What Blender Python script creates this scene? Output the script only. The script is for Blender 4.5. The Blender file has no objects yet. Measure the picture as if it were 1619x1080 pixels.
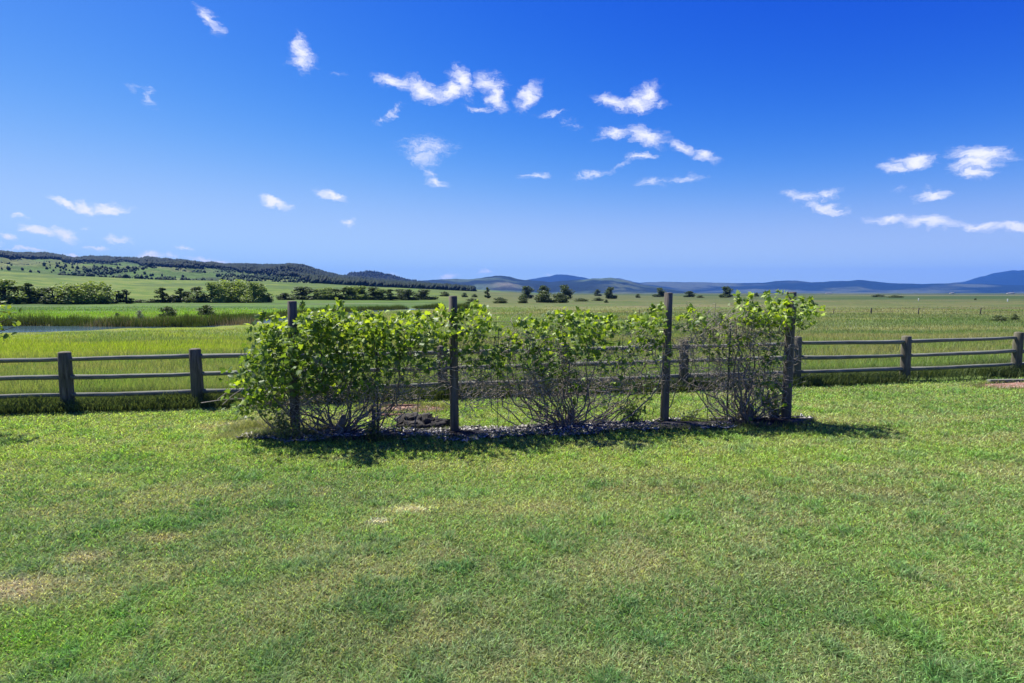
import bpy, math, random
import numpy as np
random.seed(7)
RNG = np.random.default_rng(11)
sc = bpy.context.scene
COL = sc.collection
PI = math.pi

# ------------------------------------------------------------------ camera numbers
F = 900.0; CX = 809.5; CY = 540.0; CAMZ = 1.9
TH = math.atan(77.0 / 900.0)
def ray(px, py):
    a = (px - CX) / F; b = (CY - py) / F
    return (a, math.cos(TH) + b * math.sin(TH), -math.sin(TH) + b * math.cos(TH))
def at_y(px, py, Y):
    d = ray(px, py); s = Y / d[1]
    return (d[0] * s, Y, CAMZ + d[2] * s)
def x_at(px, Y, z):
    depth = Y * math.cos(TH) - (z - CAMZ) * math.sin(TH)
    return (px - CX) / F * depth
def proj(X, Y, Z):
    depth = Y * math.cos(TH) - (Z - CAMZ) * math.sin(TH)
    up = Y * math.sin(TH) + (Z - CAMZ) * math.cos(TH)
    return CX + F * X / depth, CY - F * up / depth
def px_of_az(X, Y):
    return CX + F * X / np.maximum(Y, 1e-3) / math.cos(TH)

# ------------------------------------------------------------------ numpy noise
def _h(ix, iy, seed):
    n = (ix.astype(np.int64) * 374761393 + iy.astype(np.int64) * 668265263 + seed * 974634777) & 0xffffffff
    n = ((n ^ (n >> 13)) * 1274126177) & 0xffffffff
    n = (n ^ (n >> 16)) & 0xffffffff
    return n / 4294967295.0
def vn(x, y, seed=0):
    x = np.asarray(x, float); y = np.asarray(y, float)
    ix = np.floor(x); iy = np.floor(y); fx = x - ix; fy = y - iy
    fx = fx * fx * (3 - 2 * fx); fy = fy * fy * (3 - 2 * fy)
    a = _h(ix, iy, seed); b = _h(ix + 1, iy, seed); c = _h(ix, iy + 1, seed); d = _h(ix + 1, iy + 1, seed)
    return (a * (1 - fx) + b * fx) * (1 - fy) + (c * (1 - fx) + d * fx) * fy
def fbm(x, y, seed=0, o=4):
    s = 0; a = .5; t = 0
    for k in range(o):
        s = s + a * vn(x * 2 ** k + 17.3 * k, y * 2 ** k - 9.1 * k, seed + k); t += a; a *= .5
    return s / t
def sst(a, b, x):
    t = np.clip((np.asarray(x, float) - a) / (b - a), 0, 1); return t * t * (3 - 2 * t)
def mix(a, b, t):
    a = np.asarray(a, float); b = np.asarray(b, float); t = np.asarray(t, float)[..., None]
    return a * (1 - t) + b * t

# ------------------------------------------------------------------ mesh helpers
def mesh_np(name, V, Fa, mat, parent=None, col=None, smooth=False):
    V = np.asarray(V, np.float32); Fa = np.asarray(Fa, np.int32)
    me = bpy.data.meshes.new(name)
    n, k = Fa.shape
    me.vertices.add(len(V)); me.vertices.foreach_set('co', V.ravel())
    me.loops.add(n * k); me.loops.foreach_set('vertex_index', Fa.ravel())
    me.polygons.add(n); me.polygons.foreach_set('loop_start', np.arange(0, n * k, k, dtype=np.int32))
    if smooth: me.polygons.foreach_set('use_smooth', np.ones(n, bool))
    me.update(calc_edges=True)
    if col is not None:
        c = np.ones((len(V), 4), np.float32); c[:, :3] = col
        at = me.attributes.new('tint', 'FLOAT_COLOR', 'POINT'); at.data.foreach_set('color', c.ravel())
    me.materials.append(mat)
    o = bpy.data.objects.new(name, me); COL.objects.link(o)
    if parent is not None: o.parent = parent
    return o
def tag(o, label=None, cat=None, group=None, kind=None):
    if label: o['label'] = label
    if cat: o['category'] = cat
    if group: o['group'] = group
    if kind: o['kind'] = kind
    return o
def empty(name, loc=(0, 0, 0), rz=0.0):
    o = bpy.data.objects.new(name, None); COL.objects.link(o)
    o.location = loc; o.rotation_euler = (0, 0, rz); o.empty_display_size = .1
    return o
class MB:
    def __init__(s): s.V = []; s.F = []; s.n = 0
    def add(s, V, Fs):
        s.V.append(np.asarray(V, float)); s.F.append(np.asarray(Fs, int) + s.n); s.n += len(V)
    def build(s, name, mat, parent=None, col=None, smooth=True):
        return mesh_np(name, np.concatenate(s.V), np.concatenate(s.F), mat, parent, col, smooth)
def tube_vf(P, R, n=8, wob=0.0, seed=0):
    """quads along a polyline with end caps as degenerate-free quads"""
    P = np.asarray(P, float); m = len(P); R = np.broadcast_to(np.asarray(R, float), (m,))
    T = np.gradient(P, axis=0); T /= np.linalg.norm(T, axis=1)[:, None] + 1e-9
    ref = np.array([0.13, 0.97, 0.2]) if abs(T[:, 2]).mean() > .6 else np.array([0, 0, 1.])
    A = np.cross(T, ref); A /= np.linalg.norm(A, axis=1)[:, None] + 1e-9
    B = np.cross(A, T)
    a = np.arange(n) * 2 * PI / n
    rr = np.ones((m, n))
    if wob:
        r = np.random.default_rng(seed); rr = 1 + wob * (r.random(n)[None, :] - .5) * 1.2 + wob * .5 * (r.random((m, n)) - .5)
    V = P[:, None, :] + (A[:, None, :] * np.cos(a)[None, :, None] + B[:, None, :] * np.sin(a)[None, :, None]) * (R[:, None] * rr)[..., None]
    V = V.reshape(-1, 3)
    i = np.arange(m - 1)[:, None] * n; j = np.arange(n)[None, :]; j2 = (j + 1) % n
    Q = np.stack([i + j, i + j2, i + n + j2, i + n + j], -1).reshape(-1, 4)
    return V, Q
def pole(P, R, n=12, wob=.06, seed=0, dome=.35):
    """a closed round pole: domed ends by shrinking rings"""
    P = np.asarray(P, float); R = np.broadcast_to(np.asarray(R, float), (len(P),)).copy()
    t0 = P[0] - P[1]; t0 /= np.linalg.norm(t0); t1 = P[-1] - P[-2]; t1 /= np.linalg.norm(t1)
    Pn = [P[0] + t0 * R[0] * dome * 1.0, P[0] + t0 * R[0] * dome * .8, P[0] + t0 * R[0] * dome * .4]; Rn = [R[0] * .02, R[0] * .6, R[0] * .9]
    Pe = [P[-1] + t1 * R[-1] * dome * .4, P[-1] + t1 * R[-1] * dome * .8, P[-1] + t1 * R[-1] * dome]; Re = [R[-1] * .9, R[-1] * .6, R[-1] * .02]
    return tube_vf(np.array(Pn + list(P) + Pe), np.array(Rn + list(R) + Re), n, wob, seed)
def box_vf(c, s, rz=0, tilt=0):
    x, y, z = [k / 2 for k in s]
    V = np.array([(a, b, d) for d in (-z, z) for b in (-y, y) for a in (-x, x)], float)
    ct, st = math.cos(tilt), math.sin(tilt)
    V = V @ np.array([[ct, 0, -st], [0, 1, 0], [st, 0, ct]])
    cr, sr = math.cos(rz), math.sin(rz)
    V = V @ np.array([[cr, sr, 0], [-sr, cr, 0], [0, 0, 1]]) + np.array(c)
    return V, [(0, 2, 3, 1), (4, 5, 7, 6), (0, 1, 5, 4), (2, 6, 7, 3), (0, 4, 6, 2), (1, 3, 7, 5)]
def blades(P, h, w, lean, c0, c1, segs=2, dirv=None):
    n = len(P); h = np.broadcast_to(h, (n,)); w = np.broadcast_to(w, (n,)); lean = np.broadcast_to(lean, (n,))
    yaw = RNG.random(n) * 2 * PI; la = RNG.random(n) * 2 * PI
    W = np.stack([np.cos(yaw), np.sin(yaw), np.zeros(n)], 1) * (w / 2)[:, None]
    L = np.stack([np.cos(la), np.sin(la), np.zeros(n)], 1) * (lean * h)[:, None]
    if dirv is not None: L = L + np.asarray(dirv)[None, :] * h[:, None]
    up = np.zeros((n, 3)); up[:, 2] = h
    tipz = up * np.sqrt(np.clip(1 - .5 * np.minimum(lean, 1.2) ** 2, .25, 1))[:, None]
    if segs == 1:
        V = np.stack([P - W, P + W, P + L + tipz], 1).reshape(-1, 3)
        Fa = (np.arange(n)[:, None] * 3 + np.array([[0, 1, 2]]))
        C = np.stack([c0, c0, c1], 1).reshape(-1, 3)
        return V, Fa, C
    M = P + L * .33 + tipz * .6
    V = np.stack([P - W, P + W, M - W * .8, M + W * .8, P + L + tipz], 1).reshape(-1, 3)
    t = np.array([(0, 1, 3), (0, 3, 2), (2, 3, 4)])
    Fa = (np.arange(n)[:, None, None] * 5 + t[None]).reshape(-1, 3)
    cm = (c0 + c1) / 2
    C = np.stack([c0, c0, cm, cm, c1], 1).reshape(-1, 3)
    return V, Fa, C

# ------------------------------------------------------------------ materials
def new_mat(name):
    m = bpy.data.materials.new(name); m.use_nodes = True
    nt = m.node_tree; nt.nodes.clear()
    return m, nt, nt.nodes.new('ShaderNodeOutputMaterial')
def plant_mat(name, trans=.35, rough=.55, spec=.25, tboost=(1.25, 1.2, .6)):
    m, nt, out = new_mat(name); N = nt.nodes; L = nt.links
    at = N.new('ShaderNodeAttribute'); at.attribute_name = 'tint'
    p = N.new('ShaderNodeBsdfPrincipled'); p.inputs['Roughness'].default_value = rough
    p.inputs['Specular IOR Level'].default_value = spec
    L.new(at.outputs['Color'], p.inputs['Base Color'])
    t = N.new('ShaderNodeBsdfTranslucent')
    mu = N.new('ShaderNodeMix'); mu.data_type = 'RGBA'; mu.blend_type = 'MULTIPLY'; mu.inputs[0].default_value = 1
    mu.inputs[7].default_value = (*tboost, 1); L.new(at.outputs['Color'], mu.inputs[6]); L.new(mu.outputs[2], t.inputs['Color'])
    mx = N.new('ShaderNodeMixShader'); mx.inputs[0].default_value = trans
    L.new(p.outputs[0], mx.inputs[1]); L.new(t.outputs[0], mx.inputs[2]); L.new(mx.outputs[0], out.inputs[0])
    return m
def wood_mat(name, ca, cb, cc, scale=(30, 30, 2.5), rough=.85, bump=.5, moss=0):
    m, nt, out = new_mat(name); N = nt.nodes; L = nt.links
    tc = N.new('ShaderNodeTexCoord'); mp = N.new('ShaderNodeMapping'); mp.inputs['Scale'].default_value = scale
    L.new(tc.outputs['Object'], mp.inputs[0])
    n1 = N.new('ShaderNodeTexNoise'); n1.inputs['Scale'].default_value = 1.0; n1.inputs['Detail'].default_value = 6; n1.inputs['Roughness'].default_value = .7
    L.new(mp.outputs[0], n1.inputs['Vector'])
    n2 = N.new('ShaderNodeTexNoise'); n2.inputs['Scale'].default_value = 3.0; n2.inputs['Detail'].default_value = 4
    L.new(tc.outputs['Object'], n2.inputs['Vector'])
    r = N.new('ShaderNodeValToRGB'); e = r.color_ramp.elements
    e[0].position = .32; e[0].color = (*ca, 1); e[1].position = .68; e[1].color = (*cb, 1)
    L.new(n1.outputs[0], r.inputs[0])
    mr = N.new('ShaderNodeMapRange'); mr.inputs[1].default_value = .45; mr.inputs[2].default_value = .7; mr.inputs[3].default_value = 0; mr.inputs[4].default_value = .7
    L.new(n2.outputs[0], mr.inputs[0])
    mx = N.new('ShaderNodeMix'); mx.data_type = 'RGBA'; L.new(mr.outputs[0], mx.inputs[0]); L.new(r.outputs[0], mx.inputs[6]); mx.inputs[7].default_value = (*cc, 1)
    p = N.new('ShaderNodeBsdfPrincipled'); p.inputs['Roughness'].default_value = rough; p.inputs['Specular IOR Level'].default_value = .25
    L.new(mx.outputs[2], p.inputs['Base Color'])
    b = N.new('ShaderNodeBump'); b.inputs['Strength'].default_value = bump; b.inputs['Distance'].default_value = .01
    L.new(n1.outputs[0], b.inputs['Height']); L.new(b.outputs[0], p.inputs['Normal']); L.new(p.outputs[0], out.inputs[0])
    return m
def tint_ground_mat(name, s1=.5, s2=4.0, amt=.35, bump=.6, bdist=.1, detail=8):
    m, nt, out = new_mat(name); N = nt.nodes; L = nt.links
    at = N.new('ShaderNodeAttribute'); at.attribute_name = 'tint'
    tc = N.new('ShaderNodeTexCoord')
    n1 = N.new('ShaderNodeTexNoise'); n1.inputs['Scale'].default_value = s1; n1.inputs['Detail'].default_value = detail; n1.inputs['Roughness'].default_value = .75
    n2 = N.new('ShaderNodeTexNoise'); n2.inputs['Scale'].default_value = s2; n2.inputs['Detail'].default_value = 6; n2.inputs['Roughness'].default_value = .7
    L.new(tc.outputs['Object'], n1.inputs['Vector']); L.new(tc.outputs['Object'], n2.inputs['Vector'])
    ad = N.new('ShaderNodeMath'); ad.operation = 'ADD'; L.new(n1.outputs[0], ad.inputs[0]); L.new(n2.outputs[0], ad.inputs[1])
    mr = N.new('ShaderNodeMapRange'); mr.inputs[1].default_value = .75; mr.inputs[2].default_value = 1.25
    mr.inputs[3].default_value = 1 - amt; mr.inputs[4].default_value = 1 + amt; L.new(ad.outputs[0], mr.inputs[0])
    vm = N.new('ShaderNodeVectorMath'); vm.operation = 'SCALE'; L.new(at.outputs['Color'], vm.inputs[0]); L.new(mr.outputs[0], vm.inputs['Scale'])
    p = N.new('ShaderNodeBsdfPrincipled'); p.inputs['Roughness'].default_value = .95; p.inputs['Specular IOR Level'].default_value = .1
    L.new(vm.outputs[0], p.inputs['Base Color'])
    b = N.new('ShaderNodeBump'); b.inputs['Strength'].default_value = bump; b.inputs['Distance'].default_value = bdist
    L.new(ad.outputs[0], b.inputs['Height']); L.new(b.outputs[0], p.inputs['Normal']); L.new(p.outputs[0], out.inputs[0])
    return m
def plain_mat(name, c, rough=.8, var=.25, scale=8, metal=0):
    m, nt, out = new_mat(name); N = nt.nodes; L = nt.links
    tc = N.new('ShaderNodeTexCoord'); n1 = N.new('ShaderNodeTexNoise'); n1.inputs['Scale'].default_value = scale; n1.inputs['Detail'].default_value = 6
    L.new(tc.outputs['Object'], n1.inputs['Vector'])
    r = N.new('ShaderNodeValToRGB'); e = r.color_ramp.elements
    e[0].position = .3; e[0].color = (*[k * (1 - var) for k in c], 1); e[1].position = .7; e[1].color = (*[min(1, k * (1 + var)) for k in c], 1)
    L.new(n1.outputs[0], r.inputs[0]); p = N.new('ShaderNodeBsdfPrincipled'); p.inputs['Roughness'].default_value = rough; p.inputs['Metallic'].default_value = metal
    L.new(r.outputs[0], p.inputs['Base Color']); L.new(p.outputs[0], out.inputs[0])
    return m

M_GROUND = tint_ground_mat('ground_surface', .35, 5.0, .35, .5, .12)
M_HILL = tint_ground_mat('hill_surface', .012, .05, .45, .8, 12.0)
M_LAWN = plant_mat('lawn_blades', .45, .55, .3)
M_MEADOW = plant_mat('meadow_blades', .38, .6, .25)
M_REED = plant_mat('reed_blades', .3, .6, .2)
M_LEAF = plant_mat('vine_leaves', .42, .5, .32, (1.6, 1.5, .4))
M_CROWN = plant_mat('tree_leaves', .3, .6, .25, (1.2, 1.2, .6))
M_FOREST = plant_mat('forest_needles', .05, .8, .1)
M_FPOST = wood_mat('weathered_fence_wood', (.042, .038, .026), (.20, .18, .13), (.10, .105, .06))
M_RAIL = wood_mat('weathered_rail_wood', (.075, .08, .062), (.27, .275, .235), (.14, .165, .12), scale=(2.5, 30, 30))
M_TPOST = wood_mat('trellis_post_wood', (.045, .04, .033), (.20, .175, .14), (.11, .10, .085))
M_CANE = wood_mat('vine_bark', (.075, .062, .05), (.28, .24, .19), (.16, .135, .11), scale=(60, 60, 60))
M_TWIG = wood_mat('dry_twig', (.17, .145, .12), (.46, .41, .35), (.30, .26, .22), scale=(60, 60, 60))
M_BARK = wood_mat('tree_bark', (.02, .017, .014), (.07, .06, .05), (.05, .045, .04), scale=(8, 8, 2))
M_WIRE = plain_mat('rusted_wire', (.20, .17, .15), .6, .3, 30, .6)
M_STEEL = plain_mat('green_steel_stake', (.07, .09, .06), .55, .3, 20, .3)
M_TIMBER = wood_mat('red_brown_timber', (.05, .02, .015), (.16, .08, .06), (.10, .05, .04), scale=(3, 30, 30))
M_REDDIRT = tint_ground_mat('red_gravel', 2.6, 13, .75, 1.0, .05)
M_MULCH = tint_ground_mat('mulch_bed', 10, 45, .6, 1.0, .05)
M_CHIP = plant_mat('wood_chip', .0, .8, .2)
M_HEAP = wood_mat('charred_stump', (.012, .011, .011), (.07, .065, .065), (.03, .028, .03), scale=(14, 30, 30), bump=1)
M_WHITE = plain_mat('white_painted_steel', (.75, .75, .74), .5, .08, 5)
M_ROOF = plain_mat('dull_roof_metal', (.25, .26, .27), .5, .15, 1)
M_BARN = plain_mat('pale_barn_wall', (.36, .34, .31), .8, .12, 1)

# water
m, nt, out = new_mat('pond_water'); p = nt.nodes.new('ShaderNodeBsdfPrincipled')
p.inputs['Base Color'].default_value = (.04, .08, .10, 1); p.inputs['Roughness'].default_value = .12; p.inputs['IOR'].default_value = 1.33
tc = nt.nodes.new('ShaderNodeTexCoord'); nn = nt.nodes.new('ShaderNodeTexNoise'); nn.inputs['Scale'].default_value = 1.2; nn.inputs['Detail'].default_value = 4
bb = nt.nodes.new('ShaderNodeBump'); bb.inputs['Strength'].default_value = .15; bb.inputs['Distance'].default_value = .05
nt.links.new(tc.outputs['Object'], nn.inputs['Vector']); nt.links.new(nn.outputs[0], bb.inputs['Height']); nt.links.new(bb.outputs[0], p.inputs['Normal'])
nt.links.new(p.outputs[0], out.inputs[0]); M_WATER = m

# ------------------------------------------------------------------ terrain
def fence_y(X):
    return 9.4 + (np.asarray(X, float) + 7.36) * .14
CREEK = np.array([(-160, 48), (-95, 50), (-60, 52.5), (-47, 54.5), (-39, 56.5), (-31.5, 57.5), (-30, 64), (-31, 74), (-30, 92), (-26, 112), (-20, 122), (-14, 124), (-9, 122)], float)
CRW = np.array([18, 18, 15, 11, 4, 1.6, 2.2, 2.4, 2.4, 3.2, 5, 3.2, .8], float)
def creek_d(X, Y):
    X = np.asarray(X, float); Y = np.asarray(Y, float)
    best = np.full(X.shape, 1e9)
    for k in range(len(CREEK) - 1):
        a, b = CREEK[k], CREEK[k + 1]; ab = b - a
        t = np.clip(((X - a[0]) * ab[0] + (Y - a[1]) * ab[1]) / (ab @ ab), 0, 1)
        d = np.hypot(X - (a[0] + t * ab[0]), Y - (a[1] + t * ab[1])) - (CRW[k] * (1 - t) + CRW[k + 1] * t) / 2
        best = np.minimum(best, d)
    return best
WATER_Z = -1.58
TPX = [-900, 0, 130, 260, 420, 520, 600, 690, 760, 830, 4000]
TY = [432, 438, 442, 446, 447, 450, 454, 458, 461.5, 463.3, 463.3]
def far_target(X, Y):
    px = np.where(Y > 1, px_of_az(X, Y), np.where(X < 0, -900, 4000))
    ty = np.interp(px, TPX, TY)
    z9 = 1.9 + (463.3 - ty)
    return np.where(ty > 463.2, -1.5, np.maximum(z9, -1.5))
def ground_z(X, Y):
    X = np.asarray(X, float); Y = np.asarray(Y, float)
    lawn = .0165 * np.clip(X, 0, 14) - .004 * np.clip(-X, 0, 12) + (fbm(X * .35, Y * .35, 5, 3) - .5) * .07
    s = Y - fence_y(X)
    D = np.hypot(X, Y)
    drop = -1.55 * sst(-2, 40, s) * (1 if True else 0)
    mead = (fbm(X * .06, Y * .06, 21, 4) - .5) * .5 * sst(4, 40, s)
    und = (fbm(X * .004, Y * .004, 33, 3) - .5) * 1.6 * sst(60, 400, D)
    rise = (far_target(X, Y) + 1.5) * np.where(D > 210, np.clip((D - 210) / 690, 0, 1) ** 1.35, 0)
    lw = 1 - sst(0, 30, s)
    z = lawn * lw + drop + mead + und + rise
    cd = creek_d(X, Y)
    nb = 1 - sst(3, 14, cd)
    z = z * (1 - nb) + (-1.50 + .25 * (fbm(X * .12, Y * .25, 77, 3) - .5)) * nb
    z = z - (1 - sst(-1.0, .8, cd)) * .5
    return z
def lawn_col(X, Y):
    """albedo of the mown lawn: patches of dry thatch, clover and lush growth"""
    n1 = fbm(X * .55, Y * .8, 51, 4); n2 = fbm(X * 2.2, Y * 2.6, 61, 3); n3 = fbm(X * .25 + 4, Y * .35, 71, 3)
    n4 = fbm(X * 6, Y * 6, 81, 2)
    g = mix((.175, .28, .078), (.120, .218, .066), sst(.42, .62, n3 * .5 + n2 * .5))
    lush = sst(4.9, 6.6, Y + (n1 - .5) * 2) * .6 * (1 - .55 * sst(0, 9, X))
    g = mix(g, (.225, .33, .045), lush)
    dry = sst(.44, .66, n1 * .35 + n2 * .35 + n4 * .3) * .85
    dry = dry * (1 - .5 * lush)
    # mower tracks sweep across in shallow arcs
    tr = np.sin((Y - .015 * X * X + .12 * X + (n1 - .5) * .6) * 2 * PI / 1.15)
    dry = np.clip(dry + .2 * tr * sst(3.6, 5.5, Y), 0, 1)
    g = mix(g, (.32, .325, .165), dry * .58)
    for (px, py, rx, ry, c, a) in ((645, 806, .16, .07, (.62, .60, .45), 1.0), (600, 823, .09, .05, (.62, .60, .50), 1.0), (10, 930, .4, .22, (.42, .36, .27), .7), (130, 885, .2, .14, (.40, .34, .23), .6),
                                   (245, 850, .2, .08, (.38, .27, .19), .5), (820, 800, 1.1, .25, (.36, .34, .17), .4), (1350, 785, .8, .2, (.32, .28, .14), .4),
                                   (1130, 900, .6, .3, (.34, .31, .17), .35), (700, 1000, .7, .25, (.34, .30, .17), .35), (1060, 775, .9, .15, (.32, .27, .13), .4),
                                   (30, 1010, .6, .3, (.13, .27, .035), .8), (520, 1010, .6, .35, (.10, .18, .05), .5), (980, 970, .4, .3, (.10, .18, .06), .5),
                                   (1500, 985, .6, .25, (.20, .28, .06), .6), (1250, 960, .7, .3, (.10, .18, .06), .5), (400, 668, .9, .3, (.36, .33, .19), .75)):
        d = ray(px, py); s = CAMZ / -d[2]; cx, cy = d[0] * s, d[1] * s
        k = np.exp(-(((X - cx) / rx) ** 2 + ((Y - cy) / ry) ** 2)) * a * (.5 + n4)
        g = mix(g, c, np.clip(k, 0, 1))
    return g
def meadow_col(X, Y):
    D = np.hypot(X, Y); cd = creek_d(X, Y)
    n1 = fbm(X * .09, Y * .16, 101, 4); n2 = fbm(X * .5, Y * .7, 111, 3); n3 = fbm(X * .012, Y * .05, 121, 4)
    px = np.where(Y > 1, px_of_az(X, Y), np.where(X < 0, -900, 4000))
    left = 1 - sst(380, 760, px)
    g = mix((.135, .20, .05), (.21, .215, .085), sst(.42, .6, n1 * .6 + n2 * .4))
    g = mix(g, (.135, .215, .055), (1 - sst(14, 24, D)) * .6)
    near_l = left * sst(20, 30, D) * (1 - sst(62, 75, D))
    g = mix(g, (.215, .29, .03), near_l * sst(.36, .6, n1) * .95)
    marsh = sst(64, 74, D) * (1 - sst(125, 150, D + (n1 - .5) * 40)) * (1 - sst(420, 620, px)) * sst(0, 5, cd)
    g = mix(g, (.165, .30, .022), marsh * (.55 + .45 * sst(.35, .55, n2)))
    g = mix(g, (.08, .155, .05), (1 - sst(420, 800, px)) * sst(120, 160, D) * (1 - sst(185, 200, D)) * sst(.4, .6, n2) * .7)
    # right hand plain: khaki with streaks
    r = sst(700, 1000, px) * sst(32, 60, D)
    g = mix(g, (.205, .225, .085), r * sst(.40, .58, n3 * .6 + n1 * .4) * .7)
    g = mix(g, (.25, .20, .11), r * sst(.54, .64, fbm(X * .02 + 9, Y * .08, 141, 3)) * .5)
    g = mix(g, (.10, .155, .05), r * sst(.50, .60, fbm(X * .03 + 30, Y * .11, 145, 4)) * .6)
    farm = sst(230, 420, D)
    g = mix(g, mix((.075, .135, .045), (.17, .195, .075), sst(.4, .62, fbm(X * .003, Y * .012, 151, 3))), farm * sst(640, 820, px))
    g = mix(g, (.06, .095, .05), sst(900, 1500, D) * sst(.35, .5, fbm(X * .001, Y * .004, 161, 2)) * .8 * sst(700, 850, px))
    g = mix(g, (.42, .38, .30), sst(.68, .72, fbm(X * .0016 + 3, Y * .006, 171, 2)) * sst(700, 1200, D) * .6)
    slope = (1 - sst(640, 820, px)) * sst(200, 300, D)
    g = mix(g, mix(mix((.13, .235, .03), (.235, .31, .06), sst(.35, .6, n1)), (.08, .15, .04), sst(.53, .62, fbm(X * .02, Y * .012, 181, 4)) * .6), slope)
    gl = (1 - sst(640, 800, px)) * sst(110, 140, D) * (1 - sst(230, 300, D)); g = mix(g, mix((.13, .25, .04), (.075, .16, .035), sst(.42, .58, fbm(X * .03, Y * .1, 191, 4))), gl * .85)
    trk = np.exp(-((D - 188 - .02 * X) / 1.6) ** 2) * (1 - sst(640, 700, px))
    g = mix(g, (.40, .38, .27), trk * .7)
    bank = (1 - sst(-.5, 2.5, cd))
    g = mix(g, (.09, .075, .05), bank * .8)
    return g

# ground sheet (polar, finer in front)
rr = [.0]
r = .35
while r < 12: rr.append(r); r += .16
while r < 16500: rr.append(r); r *= 1.026
rr = np.array(rr)
azf = np.radians(np.arange(-62, 62.01, .3)); azb = np.radians(np.arange(66, 298 - 3.9, 4.0))
az = np.concatenate([azf, azb]); na = len(az); nr = len(rr)
R_, A_ = np.meshgrid(rr, az, indexing='ij')
GX = R_ * np.sin(A_); GY = R_ * np.cos(A_)
GZ = ground_z(GX, GY)
isl = (GY - fence_y(GX)) < -.25
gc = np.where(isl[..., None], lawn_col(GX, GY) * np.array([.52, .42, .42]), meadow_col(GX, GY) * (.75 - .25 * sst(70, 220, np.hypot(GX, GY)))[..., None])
i = np.arange(nr - 1)[:, None] * na; j = np.arange(na)[None, :]; j2 = (j + 1) % na
Q = np.stack([i + j, i + j2, i + na + j2, i + na + j], -1).reshape(-1, 4)
V = np.stack([GX, GY, GZ], -1).reshape(-1, 3)
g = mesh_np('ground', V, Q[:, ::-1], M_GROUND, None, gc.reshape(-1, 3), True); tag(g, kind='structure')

# pond / creek water: a strip following the creek, under the banks
P = []
for k in range(len(CREEK)):
    a = CREEK[max(k - 1, 0)]; b = CREEK[min(k + 1, len(CREEK) - 1)]; t = (b - a) / np.linalg.norm(b - a); nrm = np.array([-t[1], t[0]])
    for s in (-1, 1):
        q = CREEK[k] + nrm * s * (CRW[k] / 2 + 1.4); P.append((q[0], q[1], WATER_Z))
w = mesh_np('water', P, [(2 * k, 2 * k + 1, 2 * k + 3, 2 * k + 2) for k in range(len(CREEK) - 1)], M_WATER); tag(w, kind='structure')

# ------------------------------------------------------------------ grass
def scatter(n, dens_pow, y0, y1, half):
    """points in the wedge seen from the path in front of the camera, with a margin; denser close by"""
    u = RNG.random(n); Y = y0 * (y1 / y0) ** (u ** dens_pow)
    X = (RNG.random(n) * 2 - 1) * (Y * half + 1.3)
    return X, Y
# trellis bed line
TP = [(467, 688, 474), (719, 687, 466), (1050, 669, 461), (1242, 666, 460)]
TY_ = [7.55, 7.6, 8.12, 8.12]
TX = [x_at(p[0], y, .0) for p, y in zip(TP, TY_)]
def bed_y(X): return np.interp(X, [-4.2, -2.9, -.8, 2.2, 3.9, 5], [7.35, 7.4, 7.45, 7.9, 8.0, 8.05])
def bed_w(X): return np.interp(X, [-3.3, -2.8, 3.9, 4.4], [0., .24, .22, 0]) + (fbm(np.asarray(X, float) * 3.2, np.asarray(X, float) * 0, 9, 3) - .5) * .3
def in_bed(X, Y): return (np.abs(Y - bed_y(X)) < bed_w(X)) & (X > -3.5) & (X < 4.3)
DIRT = [(650, 647, .62, .30), (620, 645, .55, .36), (1622, 615, .95, .42)]
def in_dirt(X, Y):
    r = np.zeros(X.shape, bool)
    for px, py, rx, ry in DIRT:
        d = ray(px, py); s = CAMZ / -d[2] * (.95 if px > 1500 else 1.0); cx, cy = d[0] * s, d[1] * s
        r |= (((X - cx) / rx) ** 2 + ((Y - cy) / ry) ** 2) < .9 + .3 * fbm(X * 4, Y * 4, 3, 2)
    return r
X1, Y1 = scatter(680000, .95, 2.0, 12.6, .98)
s = Y1 - fence_y(X1)
k = (s < -.22) & ~in_bed(X1, Y1) & ~in_dirt(X1, Y1)
X1, Y1 = X1[k], Y1[k]
n = len(X1); c = lawn_col(X1, Y1)
clump = fbm(X1 * 9, Y1 * 9, 201, 2)
thin = fbm(X1 * 1.1, Y1 * 1.4, 51 + 7, 3)
h = (.016 + .025 * clump + .010 * RNG.random(n)) * (1 + .25 * (thin - .5)) * (1 + .05 * (Y1 - 3))
w = .0027 + .0010 * Y1
tuft = sst(.60, .70, fbm(X1 * 4.2, Y1 * 4.2, 205, 3)); h = h * (1 + .55 * tuft)
rv = RNG.random(n)
c = c * (.60 + 2.05 * RNG.random(n) ** 1.9)[:, None]
straw = rv < .10 + .16 * sst(.5, .65, thin)
c[straw] = mix(c[straw], (.42, .37, .20), np.full(straw.sum(), .65))
c = c * (1 - .38 * tuft * np.array([1.2, .8, .9])[:, None]).T if False else c * (1 - tuft[:, None] * np.array([.26, .13, .15]))
dk = rv > .93; c[dk] = c[dk] * np.array([.6, .85, .8])
P = np.stack([X1, Y1, ground_z(X1, Y1) - .004], 1)
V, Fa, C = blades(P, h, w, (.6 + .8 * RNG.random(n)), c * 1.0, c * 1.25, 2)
tag(mesh_np('lawn_grass', V, Fa, M_LAWN, None, C), 'short mown lawn grass with dry straw patches', 'grass', kind='stuff')

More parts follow.
